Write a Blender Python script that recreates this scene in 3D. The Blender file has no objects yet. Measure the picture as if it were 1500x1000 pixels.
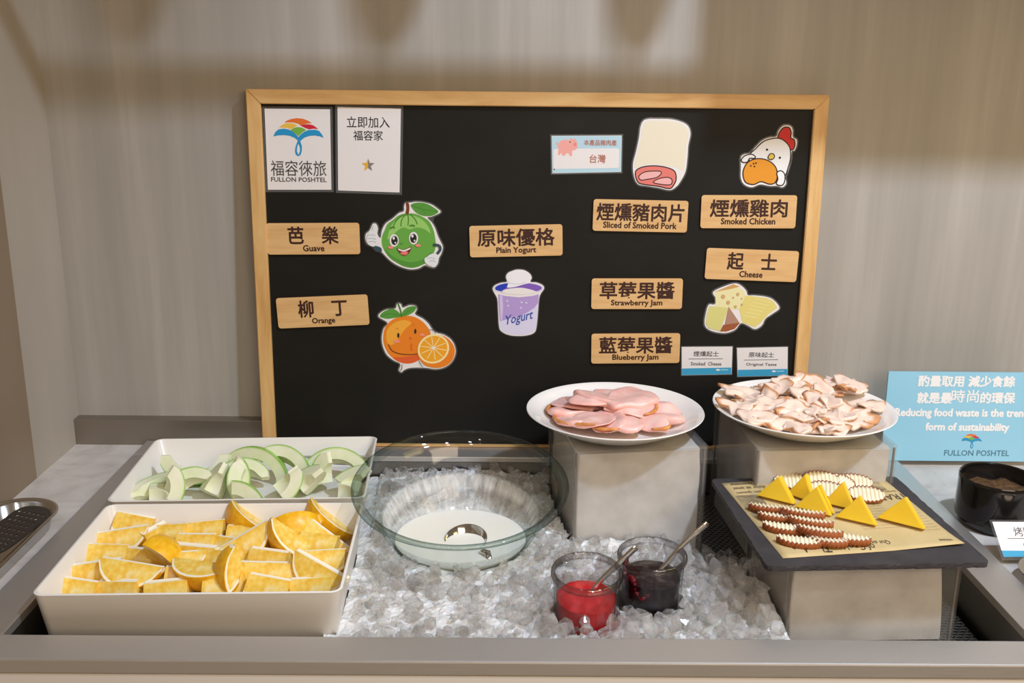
import bpy, bmesh, math, random
from math import sin, cos, pi, radians
from mathutils import Vector, Matrix, noise

C = bpy.context.scene.collection
SC = bpy.context.scene

# ------------------------------------------------------------------ camera
CAM_H, FPX = 0.55, 1460.0
CAM_ROT = (Matrix.Rotation(radians(-0.42), 3, 'Z') @ Matrix.Rotation(pi/2 - radians(15.0), 3, 'X')
           @ Matrix.Rotation(radians(0.6), 3, 'Z'))
CAM_LOC = Vector((0, 0, CAM_H))
cd = bpy.data.cameras.new('camera'); cam = bpy.data.objects.new('camera', cd); C.objects.link(cam)
cd.sensor_width = 36.0; cd.lens = FPX/1500*36.0; cd.clip_start = 0.01
cam.matrix_world = Matrix.Translation(CAM_LOC) @ CAM_ROT.to_4x4()
SC.camera = cam

# ------------------------------------------------------------------ view, world, lights
SC.view_settings.view_transform = 'Standard'; SC.view_settings.look = 'None'
SC.view_settings.gamma = 1.0; SC.view_settings.use_curve_mapping = False
SC.view_settings.exposure = 0.0
SC.cycles.use_denoising = True
SC.cycles.max_bounces = 14; SC.cycles.transmission_bounces = 12; SC.cycles.transparent_max_bounces = 24
SC.cycles.glossy_bounces = 6; SC.cycles.diffuse_bounces = 4
SC.cycles.sample_clamp_indirect = 4.0
w = bpy.data.worlds.new('room_ambience'); SC.world = w; w.use_nodes = True
w.node_tree.nodes['Background'].inputs[0].default_value = (1.0, 0.74, 0.50, 1)
w.node_tree.nodes['Background'].inputs[1].default_value = 0.20

def spot(name, loc, target, power, size, rad, col=(1, 0.95, 0.89), blend=0.6):
    l = bpy.data.lights.new(name, 'SPOT'); o = bpy.data.objects.new(name, l); C.objects.link(o)
    l.energy = power; l.spot_size = radians(size); l.spot_blend = blend; l.shadow_soft_size = rad; l.color = col
    o.location = loc
    o.rotation_euler = (Vector(target) - Vector(loc)).to_track_quat('-Z', 'Y').to_euler()
    return o
def area(name, loc, target, power, sx, sy, col=(1, 0.93, 0.85)):
    l = bpy.data.lights.new(name, 'AREA'); o = bpy.data.objects.new(name, l); C.objects.link(o)
    l.shape = 'RECTANGLE'; l.size = sx; l.size_y = sy; l.energy = power; l.color = col
    o.location = loc
    o.rotation_euler = (Vector(target) - Vector(loc)).to_track_quat('-Z', 'Y').to_euler()
    return o
spot('downlight_right', (0.85, 0.45, 1.65), (0.55, 1.25, 0.0), 116, 95, 0.048, (0.63, 0.77, 1.0))
spot('downlight_left', (-0.45, 0.45, 1.65), (-0.35, 1.25, 0.0), 2.5, 95, 0.035, (0.8, 0.9, 1.0))
spot('counter_fill', (-0.32, -0.15, 1.65), (-0.28, 0.95, -0.02), 12, 46, 0.06, (0.86, 0.93, 1.0), 0.8)  # added narrow fill to brighten tray and box fronts, no known fixture
spot('counter_fill', (0.40, -0.15, 1.65), (0.34, 0.95, -0.02), 13, 46, 0.06, (0.86, 0.93, 1.0), 0.8)  # second added fill spot, for the right half of the counter front
area('warm_fill_right', (1.6, 0.3, 1.3), (0.4, 1.4, 0.2), 8, 0.8, 0.8, (1.0, 0.78, 0.32))  # added warm fill from the right; no such panel is known
area('room_fill', (0.7, -0.6, 0.9), (0.3, 1.2, 0.1), 15.5, 1.2, 0.7, (1.0, 0.80, 0.60))  # added soft fill standing in for the room's ambient light

def W(x, y, z):
    """point on the horizontal plane z seen at photograph position x, y"""
    d = CAM_ROT @ Vector(((x-750)/FPX, -(y-500)/FPX, -1)); t = (z-CAM_H)/d.z
    return CAM_LOC + t*d
def WY(x, y, Y):
    d = CAM_ROT @ Vector(((x-750)/FPX, -(y-500)/FPX, -1)); t = Y/d.y
    return CAM_LOC + t*d

# ------------------------------------------------------------------ materials
def S(r, g, b):
    f = lambda c: ((c/255+0.055)/1.055)**2.4 if c > 10 else c/255/12.92
    return (f(r), f(g), f(b), 1)
MATS = {}
def mat(name, col, rough=0.5, metal=0.0, trans=0.0, ior=1.45, spec=0.5, sss=0.0, alpha=1.0, coat=0.0):
    if name in MATS: return MATS[name]
    m = bpy.data.materials.new(name); m.use_nodes = True
    b = m.node_tree.nodes['Principled BSDF']; i = b.inputs
    i['Base Color'].default_value = col; i['Roughness'].default_value = rough; i['Metallic'].default_value = metal
    i['Transmission Weight'].default_value = trans; i['IOR'].default_value = ior
    i['Specular IOR Level'].default_value = spec; i['Alpha'].default_value = alpha; i['Coat Weight'].default_value = coat
    if sss:
        i['Subsurface Weight'].default_value = sss; i['Subsurface Radius'].default_value = (0.01, 0.006, 0.004)
        i['Subsurface Scale'].default_value = 0.6
    MATS[name] = m
    return m
def nodes(m):
    nt = m.node_tree
    return nt, nt.nodes['Principled BSDF'], lambda t: nt.nodes.new('ShaderNode'+t), nt.links.new
def noise_col(m, stops, scale=5, stretch=(1, 1, 1), detail=4, rough=0.55, bump=0.0, bumpdist=0.001, distort=0.0, coord='Object'):
    """drive the base colour with a noise through a ramp, and optionally a bump"""
    nt, b, N, L = nodes(m)
    tc = N('TexCoord'); mp = N('Mapping'); mp.inputs['Scale'].default_value = stretch
    L(tc.outputs[coord], mp.inputs['Vector'])
    nz = N('TexNoise'); nz.inputs['Scale'].default_value = scale; nz.inputs['Detail'].default_value = detail
    nz.inputs['Roughness'].default_value = rough; nz.inputs['Distortion'].default_value = distort
    L(mp.outputs[0], nz.inputs['Vector'])
    r = N('ValToRGB'); e = r.color_ramp.elements
    e[0].position, e[0].color = stops[0]; e[1].position, e[1].color = stops[-1]
    for p, c in stops[1:-1]:
        k = e.new(p); k.color = c
    L(nz.outputs['Fac'], r.inputs['Fac']); L(r.outputs['Color'], b.inputs['Base Color'])
    if bump:
        bp = N('Bump'); bp.inputs['Strength'].default_value = bump; bp.inputs['Distance'].default_value = bumpdist
        L(nz.outputs['Fac'], bp.inputs['Height']); L(bp.outputs['Normal'], b.inputs['Normal'])
    return m
def edge_col(m, attr, lo, hi, p0=0.0, p1=1.0, scale=60, amt=0.25):
    """mix two colours by a vertex attribute with a little noise"""
    nt, b, N, L = nodes(m)
    at = N('Attribute'); at.attribute_name = attr
    tc = N('TexCoord'); nz = N('TexNoise'); nz.inputs['Scale'].default_value = scale; nz.inputs['Detail'].default_value = 4
    L(tc.outputs['Object'], nz.inputs['Vector'])
    ma = N('Math'); ma.operation = 'MULTIPLY_ADD'; ma.inputs[1].default_value = amt; L(nz.outputs['Fac'], ma.inputs[0])
    L(at.outputs['Fac'], ma.inputs[2])
    r = N('ValToRGB'); e = r.color_ramp.elements; e[0].position = p0; e[0].color = lo; e[1].position = p1; e[1].color = hi
    L(ma.outputs[0], r.inputs['Fac']); L(r.outputs['Color'], b.inputs['Base Color'])
    return m
def thin_glass(name, tint=(0.97, 0.98, 0.98, 1), edge=(0.55, 0.62, 0.6, 1), gloss=1.0, rough=0.02, power=0.35, haze=0.0):
    """clear sheet: tinted transparency that darkens at grazing angles, plus fresnel reflection"""
    m = bpy.data.materials.new(name); m.use_nodes = True; nt = m.node_tree
    for n in list(nt.nodes): nt.nodes.remove(n)
    N = lambda t: nt.nodes.new('ShaderNode'+t); L = nt.links.new
    out = N('OutputMaterial'); tr = N('BsdfTransparent'); gl = N('BsdfGlossy'); gl.inputs['Roughness'].default_value = rough
    lw = N('LayerWeight'); lw.inputs['Blend'].default_value = power
    mixc = N('Mix'); mixc.data_type = 'RGBA'; mixc.inputs['A'].default_value = tint; mixc.inputs['B'].default_value = edge
    L(lw.outputs['Facing'], mixc.inputs['Factor']); L(mixc.outputs['Result'], tr.inputs['Color'])
    lf = N('LayerWeight'); lf.inputs['Blend'].default_value = 0.5
    pw = N('Math'); pw.operation = 'POWER'; pw.inputs[1].default_value = 3.5; L(lf.outputs['Facing'], pw.inputs[0])
    mu = N('Math'); mu.operation = 'MULTIPLY_ADD'; mu.inputs[1].default_value = 0.20*gloss; mu.inputs[2].default_value = 0.035*gloss; L(pw.outputs[0], mu.inputs[0])
    mx = N('MixShader'); L(mu.outputs[0], mx.inputs[0]); L(tr.outputs[0], mx.inputs[1]); L(gl.outputs[0], mx.inputs[2])
    last = mx
    if haze:
        df = N('BsdfDiffuse'); df.inputs['Color'].default_value = (0.8, 0.8, 0.79, 1)
        m2 = N('MixShader'); m2.inputs[0].default_value = haze; L(mx.outputs[0], m2.inputs[1]); L(df.outputs[0], m2.inputs[2]); last = m2
    L(last.outputs[0], out.inputs['Surface'])
    return m

WHITE = mat('white_melamine', S(236, 230, 220), 0.32)
PORC = mat('porcelain', S(246, 240, 232), 0.15, coat=0.3)
PAPER = mat('white_paper', S(232, 226, 222), 0.5)
BLACKB = noise_col(mat('blackboard', S(24, 22, 18), 0.55, spec=0.25), [(0.3, S(22, 21, 17)), (0.62, S(27, 25, 21)), (0.8, S(34, 32, 28))], 9, (1, 1, 2), 6)
WOODF = noise_col(mat('pine_frame', S(214, 170, 110), 0.45), [(0.25, S(196, 146, 84)), (0.5, S(218, 174, 112)), (0.75, S(228, 190, 132))], 7, (1, 8, 8), 5, distort=0.6)
WOODV = noise_col(mat('pine_frame_upright', S(214, 170, 110), 0.45), [(0.25, S(196, 146, 84)), (0.5, S(218, 174, 112)), (0.75, S(228, 190, 132))], 7, (8, 8, 1), 5, distort=0.6)
PLATEW = noise_col(mat('name_plate_wood', S(216, 172, 112), 0.5), [(0.25, S(206, 158, 100)), (0.55, S(221, 178, 120)), (0.8, S(229, 190, 136))], 9, (1, 10, 10), 5, distort=0.4)
PLATEE = mat('burnt_edge', S(120, 72, 36), 0.6)
INK = mat('dark_brown_ink', S(58, 26, 16), 0.6)
BLACKINK = mat('black_ink', S(30, 28, 28), 0.6)
GREYINK = mat('grey_ink', S(70, 66, 66), 0.6)
STEEL = mat('brushed_steel', (0.74, 0.71, 0.67, 1), 0.4, 0.85)
def brushed(m, stretch, lo=0.36, hi=0.52, scale=30):
    nt, b, N, L = nodes(m)
    tc = N('TexCoord'); mp = N('Mapping'); mp.inputs['Scale'].default_value = stretch
    nz = N('TexNoise'); nz.inputs['Scale'].default_value = scale; nz.inputs['Detail'].default_value = 5
    mr = N('MapRange'); mr.inputs['To Min'].default_value = lo; mr.inputs['To Max'].default_value = hi
    L(tc.outputs['Object'], mp.inputs['Vector']); L(mp.outputs[0], nz.inputs['Vector'])
    L(nz.outputs['Fac'], mr.inputs['Value']); L(mr.outputs[0], b.inputs['Roughness'])
    bp = N('Bump'); bp.inputs['Strength'].default_value = 0.06; bp.inputs['Distance'].default_value = 0.0004
    L(nz.outputs['Fac'], bp.inputs['Height']); L(bp.outputs[0], b.inputs['Normal'])
brushed(STEEL, (1, 25, 25))
STEEL.node_tree.nodes['Principled BSDF'].inputs['Anisotropic'].default_value = 0.0
STEELY = mat('brushed_steel_lengthwise', (0.66, 0.63, 0.60, 1), 0.35, 0.9); brushed(STEELY, (25, 1, 25))
DARKSTEEL = mat('shaded_basin_steel', (0.30, 0.285, 0.26, 1), 0.35, 1.0)  # basin's shade put into the colour as a darker steel
POLISH = mat('polished_steel', (0.68, 0.66, 0.63, 1), 0.12, 1.0)
GLASS = thin_glass('clear_glass', (0.99, 0.993, 0.99, 1), (0.66, 0.74, 0.72, 1), 0.9, 0.02, 0.2)
ACRYL = thin_glass('clear_acrylic', (0.985, 0.985, 0.98, 1), (0.86, 0.86, 0.85, 1), 0.8, 0.04, 0.3, 0.05)
FILM = thin_glass('laminating_film', (0.85, 0.85, 0.84, 1), (0.7, 0.7, 0.7, 1), 1.2, 0.12, 0.3, 0.07)

# ------------------------------------------------------------------ object helpers
def obj(name, bm, m=None, parent=None, loc=(0, 0, 0), smooth=False, mats=None):
    me = bpy.data.meshes.new(name)
    if isinstance(bm, bmesh.types.BMesh):
        bm.normal_update(); bm.to_mesh(me); bm.free()
    else: me = bm
    for k in (mats or ([m] if m else [])): me.materials.append(k)
    o = bpy.data.objects.new(name, me); C.objects.link(o); o.location = loc
    if parent: o.parent = parent
    if smooth:
        for p in me.polygons: p.use_smooth = True
    return o
def tag(o, label, cat, group=None, kind=None):
    o['label'] = label; o['category'] = cat
    if group: o['group'] = group
    if kind: o['kind'] = kind
    return o
def thing(name, label, cat, loc=(0, 0, 0), rot=(0, 0, 0), group=None):
    o = bpy.data.objects.new(name, None); C.objects.link(o); o.empty_display_size = 0.02
    o.location = loc; o.rotation_euler = rot
    return tag(o, label, cat, group)
def struct(name, bm, m, smooth=False):
    o = obj(name, bm, m, smooth=smooth); o['kind'] = 'structure'; return o
def dup(root, loc, rot, label, group=None):
    r = root.copy(); C.objects.link(r); r.location = loc; r.rotation_euler = rot; r['label'] = label
    if group: r['group'] = group
    for ch in list(root.children):
        c = ch.copy(); C.objects.link(c); c.parent = r
        for g in list(ch.children):
            d = g.copy(); C.objects.link(d); d.parent = c
    return r
def bx(bm, x0, x1, y0, y1, z0, z1, bev=0.0, mi=0):
    b2 = bmesh.new()
    v = [b2.verts.new((x, y, z)) for x in (x0, x1) for y in (y0, y1) for z in (z0, z1)]
    for f in ((0, 1, 3, 2), (4, 6, 7, 5), (0, 4, 5, 1), (2, 3, 7, 6), (0, 2, 6, 4), (1, 5, 7, 3)):
        b2.faces.new([v[i] for i in f]).material_index = mi
    if bev: bmesh.ops.bevel(b2, geom=b2.edges[:], offset=bev, segments=2, affect='EDGES', profile=0.6)
    for f in b2.faces: f.material_index = mi
    merge(bm, b2)
def merge(bm, b2, M=None):
    if M is not None: b2.transform(M)
    vm = {}
    for v in b2.verts: vm[v] = bm.verts.new(v.co)
    for f in b2.faces:
        try:
            g = bm.faces.new([vm[v] for v in f.verts]); g.material_index = f.material_index; g.smooth = f.smooth
        except ValueError: pass
    b2.free()
def rrect(w, d, r, n=6):
    pts = []
    for sx, sy, a0 in ((1, 1, 0), (-1, 1, 90), (-1, -1, 180), (1, -1, 270)):
        for k in range(n+1):
            a = radians(a0 + 90*k/n); pts.append((sx*(w/2-r) + r*cos(a), sy*(d/2-r) + r*sin(a)))
    return pts
def loft(bm, rings, cap0=True, cap1=True, mi=0):
    vs = [[bm.verts.new(p) for p in r] for r in rings]; n = len(rings[0])
    for a, b in zip(vs, vs[1:]):
        for k in range(n):
            f = bm.faces.new((a[k], a[(k+1) % n], b[(k+1) % n], b[k])); f.material_index = mi
    if cap0: bm.faces.new(vs[0][::-1]).material_index = mi
    if cap1: bm.faces.new(vs[-1]).material_index = mi
    return vs
def lathe(bm, prof, n=64, mi=0):
    """revolve (r, z) pairs about Z; r = 0 closes"""
    rows = []
    for r, z in prof:
        if r < 1e-6: rows.append([bm.verts.new((0, 0, z))])
        else: rows.append([bm.verts.new((r*cos(2*pi*k/n), r*sin(2*pi*k/n), z)) for k in range(n)])
    for a, b in zip(rows, rows[1:]):
        for k in range(n):
            k2 = (k+1) % n
            if len(a) == 1: f = bm.faces.new((a[0], b[k2], b[k]))
            elif len(b) == 1: f = bm.faces.new((a[k], a[k2], b[0]))
            else: f = bm.faces.new((a[k], a[k2], b[k2], b[k]))
            f.material_index = mi
def tube(bm, pts, rad, n=10, flat=1.0, up=Vector((0, 0, 1))):
    pts = [Vector(p) for p in pts]; rads = rad if isinstance(rad, (list, tuple)) else [rad]*len(pts)
    rings = []
    for i, p in enumerate(pts):
        t = (pts[min(i+1, len(pts)-1)] - pts[max(i-1, 0)]).normalized()
        s = t.cross(up); s = s.normalized() if s.length > 1e-4 else Vector((1, 0, 0)); u = s.cross(t).normalized()
        rings.append([p + s*rads[i]*cos(2*pi*k/n) + u*rads[i]*flat*sin(2*pi*k/n) for k in range(n)])
    loft(bm, rings)
def spline(P, n=6, closed=True):
    """Catmull-Rom through P"""
    out = []; N = len(P)
    for i in range(N if closed else N-1):
        g = lambda k: P[k % N] if closed else P[max(0, min(N-1, k))]
        p0, p1, p2, p3 = g(i-1), g(i), g(i+1), g(i+2)
        for k in range(n):
            t = k/n
            out.append(tuple(0.5*((2*p1[d]) + (-p0[d]+p2[d])*t + (2*p0[d]-5*p1[d]+4*p2[d]-p3[d])*t*t + (-p0[d]+3*p1[d]-3*p2[d]+p3[d])*t**3) for d in range(len(p1))))
    if not closed: out.append(tuple(P[-1]))
    return out
def fix(bm):
    bmesh.ops.recalc_face_normals(bm, faces=bm.faces[:]); return bm
def autosmooth(o, ang=35):
    me = o.data
    for p in me.polygons: p.use_smooth = True
    me.set_sharp_from_angle(angle=radians(ang))
    return o

def text_mesh(body, w=None, h=None, bold=0.0, space=1.0, extrude=0.0):
    """lettering as a flat mesh, centred on the origin in the XY plane, fitted to w x h"""
    cu = bpy.data.curves.new('lettering', 'FONT'); cu.body = body; cu.space_character = space
    cu.align_x = 'CENTER'; cu.resolution_u = 2
    o = bpy.data.objects.new('lettering', cu); C.objects.link(o)
    dg = bpy.context.evaluated_depsgraph_get(); dg.update()
    me = bpy.data.meshes.new_from_object(o.evaluated_get(dg))
    bpy.data.objects.remove(o); bpy.data.curves.remove(cu)
    xs = [v.co.x for v in me.vertices]; ys = [v.co.y for v in me.vertices]
    x0, x1, y0, y1 = min(xs), max(xs), min(ys), max(ys)
    sx = w/(x1-x0) if w else None; sy = h/(y1-y0) if h else None
    sx = sx or sy; sy = sy or sx
    for v in me.vertices: v.co = ((v.co.x-(x0+x1)/2)*sx, (v.co.y-(y0+y1)/2)*sy, 0)
    return me
def bm_text(bm, me, M, mi, bold=0.0):
    offs = [(0, 0)] if not bold else [(0, 0), (bold, 0), (-bold, 0), (0, bold), (0, -bold), (bold*.7, bold*.7), (-bold*.7, bold*.7), (bold*.7, -bold*.7), (-bold*.7, -bold*.7)]
    for n_, (dx, dy) in enumerate(offs):
        vs = [bm.verts.new(M @ (v.co+Vector((dx, dy, n_*2e-6)))) for v in me.vertices]
        for p in me.polygons:
            try: bm.faces.new([vs[i] for i in p.vertices]).material_index = mi
            except ValueError: pass
    bpy.data.meshes.remove(me)

# ================================================================== THE SETTING
WALL_Y, UP_Y = 1.467, 1.447
BX0, BX1, BY0, BY1 = -0.5037, 0.540, 0.8965, 1.387     # the ice well's opening
RX0, RX1, RY0, RY1 = -0.550, 0.587, 0.8525, 1.446      # its steel rim
MZ, FZ = -0.008, -0.056                               # stone top, perforated floor

wm = mat('wall_laminate', S(172, 162, 151), 0.42, spec=0.35)
def wall_nodes(m):
    nt, b, N, L = nodes(m)
    tc = N('TexCoord'); mp = N('Mapping'); mp.inputs['Scale'].default_value = (1, 1, 0.05); mp.inputs['Rotation'].default_value = (0, radians(3), 0)
    L(tc.outputs['Object'], mp.inputs['Vector'])
    n1 = N('TexNoise'); n1.inputs['Scale'].default_value = 22; n1.inputs['Detail'].default_value = 6; n1.inputs['Roughness'].default_value = 0.6
    L(mp.outputs[0], n1.inputs['Vector'])
    r1 = N('ValToRGB'); e = r1.color_ramp.elements
    e[0].position = 0.3; e[0].color = S(158, 152, 142); e[1].position = 0.74; e[1].color = S(184, 177, 167)
    k = e.new(0.52); k.color = S(168, 161, 151)
    L(n1.outputs['Fac'], r1.inputs['Fac'])
    L(r1.outputs[0], b.inputs['Base Color'])
wall_nodes(wm)
bm = bmesh.new(); bx(bm, -0.66, 1.6, WALL_Y, WALL_Y+0.05, 0.03, 1.9); struct('wall_back', bm, wm)
bm = bmesh.new(); bx(bm, -0.66, 1.6, UP_Y, WALL_Y+0.05, MZ, 0.033, 0.001); struct('baseboard_back', bm, mat('dull_upstand_steel', (0.34, 0.30, 0.255, 1), 0.4, 0.9))
bm = bmesh.new(); bx(bm, -0.70, -0.66, 1.315, WALL_Y+0.05, MZ, 1.9)
struct('trim_1', bm, noise_col(mat('grey_edge_panel', S(170, 160, 146), 0.5), [(0.3, S(160, 150, 137)), (0.7, S(176, 166, 153))], 6, (1, 1, 0.2)))
bm = bmesh.new(); bx(bm, -0.70, -0.6605, 0.2, 1.315, MZ, 1.9)
struct('wall_left', bm, noise_col(mat('brown_side_panel', S(130, 112, 92), 0.35), [(0.3, S(122, 104, 84)), (0.7, S(138, 120, 99))], 4, (1, 1, 0.2)))

# unseen rail above the frame, added and shaped to throw shadows on the wall
RAIL = mat('shadow_rail_finish', S(70, 60, 50), 0.5, 0.6)
rail = thing('shadow_rail', 'unseen rail with rounded forms, added to shadow the wall', 'rail', (0, 1.2, 0.82))
bm = bmesh.new(); bx(bm, -0.655, 0.43, -0.02, 0.02, 0.001, 0.007); obj('rail_bar', bm, RAIL, rail)
bm = bmesh.new(); bx(bm, 0.43, 1.5, -0.02, 0.02, -0.053, 0.16); obj('rail_slab', bm, RAIL, rail)  # taller slab, added so the wall shadow widens at the right
for x in (-0.5, 0.5, 1.3):
    bm = bmesh.new(); bx(bm, x-0.004, x+0.004, 0.02, WALL_Y-1.2, 0.001, 0.007); obj('bracket', bm, RAIL, rail)
for x, k in ((-0.164, 0.9), (0.10, 1.0), (0.36, 1.05)):  # rounded forms invented for the scalloped shadows high on the wall
    bm = bmesh.new(); lathe(bm, [(0, 0.046), (0.012, 0.050), (0.022, 0.068), (0.029, 0.10), (0.031, 0.15), (0.0, 0.155)], 32); lathe(bm, [(0, 0.007), (0.002, 0.007), (0.002, 0.048), (0, 0.048)], 12)
    bm.transform(Matrix.Diagonal((k, k, 1, 1))); obj('shadow_form', fix(bm), RAIL, rail, loc=(x, 0, 0), smooth=True)

# counter
STONE = noise_col(mat('grey_stone', S(190, 180, 170), 0.35), [(0.28, S(172, 162, 152)), (0.45, S(200, 192, 183)), (0.6, S(213, 205, 197)), (0.78, S(228, 221, 214))], 9, (1, 1, 1), 9, 0.65, distort=1.4)
counter = thing('serving_counter', 'grey marbled serving counter around the steel ice well', 'counter', (0, 0, -0.9))
for xa, xb in ((-0.66, RX0+0.004), (RX1-0.004, 1.6)):
    bm = bmesh.new(); bx(bm, xa, xb, RY0+0.0005, UP_Y, MZ-0.03, MZ); bm.transform(Matrix.Translation((0, 0, 0.9))); obj('worktop', bm, STONE, counter)
bm = bmesh.new(); bx(bm, -0.66, 1.6, 0.8535, 0.87, 0.0, 0.9-0.0165); obj('front_panel', bm, mat('white_cabinet', S(228, 222, 214), 0.4), counter)

# ice well
well = thing('ice_well', 'long stainless steel drop-in ice well across the counter', 'ice well', (0, 0, FZ))
def wellpart(name, bm, m):
    bm.transform(Matrix.Translation((0, 0, -FZ))); return obj(name, bm, m, well)
bm = bmesh.new()
bx(bm, RX0, RX1, RY0, BY0, -0.016, 0, 0.0018); wellpart('front_rim', bm, STEEL)
bm = bmesh.new(); bx(bm, RX0, RX1, BY1, RY1, -0.008, 0, 0.001); wellpart('back_rim', bm, STEEL)
bm = bmesh.new(); bx(bm, RX0, BX0, BY0+0.0003, BY1-0.0003, -0.010, 0, 0.001); wellpart('side_rim', bm, STEELY)
bm = bmesh.new(); bx(bm, BX1, RX1, BY0+0.0003, BY1-0.0003, -0.010, 0, 0.001); wellpart('side_rim', bm, STEELY)
bm = bmesh.new()
t = 0.004
bx(bm, BX0-t, BX0, BY0-t, BY1+t, -0.10, -0.0095); bx(bm, BX1, BX1+t, BY0-t, BY1+t, -0.10, -0.0095)
bx(bm, BX0, BX1, BY0-t, BY0, -0.10, -0.0155); bx(bm, BX0, BX1, BY1, BY1+t, -0.10, -0.0085); bx(bm, BX0-t, BX1+t, BY0-t, BY1+t, -0.104, -0.10)
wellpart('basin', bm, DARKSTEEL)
pf = mat('perforated_steel', (0.36, 0.35, 0.33, 1), 0.3, 1.0)
def perf(m):
    nt, b, N, L = nodes(m)
    tc = N('TexCoord'); br = N('TexBrick'); br.offset = 0.5
    br.inputs['Scale'].default_value = 1.0; br.inputs['Brick Width'].default_value = 0.0085; br.inputs['Row Height'].default_value = 0.0058
    br.inputs['Mortar Size'].default_value = 0.0017; br.inputs['Mortar Smooth'].default_value = 0.3
    br.inputs['Color1'].default_value = (0, 0, 0, 1); br.inputs['Color2'].default_value = (0, 0, 0, 1); br.inputs['Mortar'].default_value = (1, 1, 1, 1)
    L(tc.outputs['Object'], br.inputs['Vector'])
    r = N('ValToRGB'); e = r.color_ramp.elements; e[0].color = (0.008, 0.008, 0.008, 1); e[1].color = (0.36, 0.35, 0.33, 1); e[0].position = 0.35; e[1].position = 0.6
    L(br.outputs['Color'], r.inputs[0]); L(r.outputs[0], b.inputs['Base Color'])
    mr = N('MapRange'); mr.inputs['To Min'].default_value = 0.9; mr.inputs['To Max'].default_value = 0.28; L(br.outputs['Color'], mr.inputs['Value']); L(mr.outputs[0], b.inputs['Roughness'])
    bp = N('Bump'); bp.inputs['Strength'].default_value = 0.6; bp.inputs['Distance'].default_value = 0.001; L(br.outputs['Color'], bp.inputs['Height']); L(bp.outputs[0], b.inputs['Normal'])
perf(pf)
bm = bmesh.new(); bx(bm, BX0+0.004, BX1-0.008, BY0+0.004, BY1-0.004, FZ-0.004, FZ); wellpart('perforated_floor', bm, pf)

# ================================================================== THE BOARD
BW, BH, BT, LEAN = 0.822, 0.526, 0.013, 0.034
BASE = Vector((0.0437, 1.430, 0.0005))
BROT = Matrix.Rotation(-LEAN, 4, 'X')
BM = Matrix.Translation(BASE) @ BROT
BN = (BROT @ Vector((0, 1, 0, 0))).to_3d()
def bpt(x, y):
    """board point (local x, z) at photograph position x, y"""
    d = CAM_ROT @ Vector(((x-750)/FPX, -(y-500)/FPX, -1))
    t = (BASE-CAM_LOC).dot(BN)/d.dot(BN)
    q = BM.inverted() @ (CAM_LOC + t*d)
    return (q.x, q.z)
board = thing('menu_board', 'large black menu board in a pale wooden frame leaning on the wall', 'board', BASE, (-LEAN, 0, 0))
FW = 0.020
bm = bmesh.new(); bx(bm, -BW/2+0.006, BW/2-0.006, 0.003, BT-0.003, 0.0025, BH-0.006); obj('black_panel', bm, BLACKB, board)
def mitre(name, a, b, c, d, m):
    b_ = bmesh.new()
    loft(b_, [[(p[0], -0.004, p[1]) for p in (a, b, c, d)], [(p[0], BT, p[1]) for p in (a, b, c, d)]]); fix(b_)
    bmesh.ops.bevel(b_, geom=b_.edges[:], offset=0.0012, segments=2, affect='EDGES')
    return obj(name, b_, m, board)
h, k = BW/2, BH
mitre('frame_rail', (-h, k), (h, k), (h-FW, k-FW), (-h+FW, k-FW), WOODF)
mitre('frame_rail', (-h, 0), (h, 0), (h-FW, 0.003), (-h+FW, 0.003), WOODF)
mitre('frame_stile', (-h, 0), (-h, k), (-h+FW, k-FW), (-h+FW, 0.003), WOODV)
mitre('frame_stile', (h, 0), (h, k), (h-FW, k-FW), (h-FW, 0.003), WOODV)
PANEL_Y = 0.003                                      # front of the black panel in board space

def on_board(name, label, cat, px, py, rot, group=None):
    u, v = bpt(px, py)
    M = BM @ Matrix.Translation((u, PANEL_Y-0.0002, v)) @ Matrix.Rotation(-radians(rot), 4, 'Y')
    o = thing(name, label, cat, M.translation, M.to_euler(), group)
    return o, M
PXM = (bpt(900, 350)[0]-bpt(600, 350)[0])/300          # metres per photograph pixel on the board
TXT = Matrix.Rotation(pi/2, 4, 'X')                    # XY lettering into the board's XZ plane
def layer(bm, pts, y, mi):
    vs = [bm.verts.new((p[0], y, p[1])) for p in pts]
    f = bm.faces.new(vs); f.material_index = mi
    return f

def name_plate(px, py, rot, zh, en, label, wpx=136, hpx=46, zw=None, ew=None):
    o, M = on_board('name_plate', label, 'name plate', px, py, rot, 'wooden name plates on the board')
    w_, h_ = wpx*PXM, hpx*PXM
    b_ = bmesh.new(); ring = rrect(w_, h_, 0.004)
    loft(b_, [[(p[0], 0, p[1]) for p in ring], [(p[0], -0.0035, p[1]) for p in ring]]); fix(b_)
    for f in b_.faces: f.material_index = 0 if abs(f.normal.y) > 0.5 else 1
    obj('wooden_plate', b_, parent=o, mats=[PLATEW, PLATEE])
    b_ = bmesh.new()
    bm_text(b_, text_mesh(zh, (zw-1)*PXM, 25*PXM), Matrix.Translation((0, -0.0037, 5.0*PXM)) @ TXT, 0, 0.62*PXM)
    obj('lettering', b_, INK, o)
    b_ = bmesh.new()
    bm_text(b_, text_mesh(en, ew*PXM, (8.8 if not set('gypqJ') & set(en) else 10.5)*PXM), Matrix.Translation((0, -0.0037, (-13.8 if not set('gypq') & set(en) else -14.6)*PXM)) @ TXT, 0, 0.36*PXM)
    obj('small_lettering', b_, INK, o)
name_plate(459, 349.5, 0.8, '芭　樂', 'Guave', 'wooden name plate reading Guave beside the green guava cutout', zw=74, ew=31)
name_plate(473, 456, 3.0, '柳　丁', 'Orange', 'tilted wooden name plate reading Orange beside the orange cutout', zw=73, ew=34)
name_plate(756, 352.5, 1.7, '原味優格', 'Plain Yogurt', 'wooden name plate reading Plain Yogurt above the yogurt cup picture', zw=113, ew=58)
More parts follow.
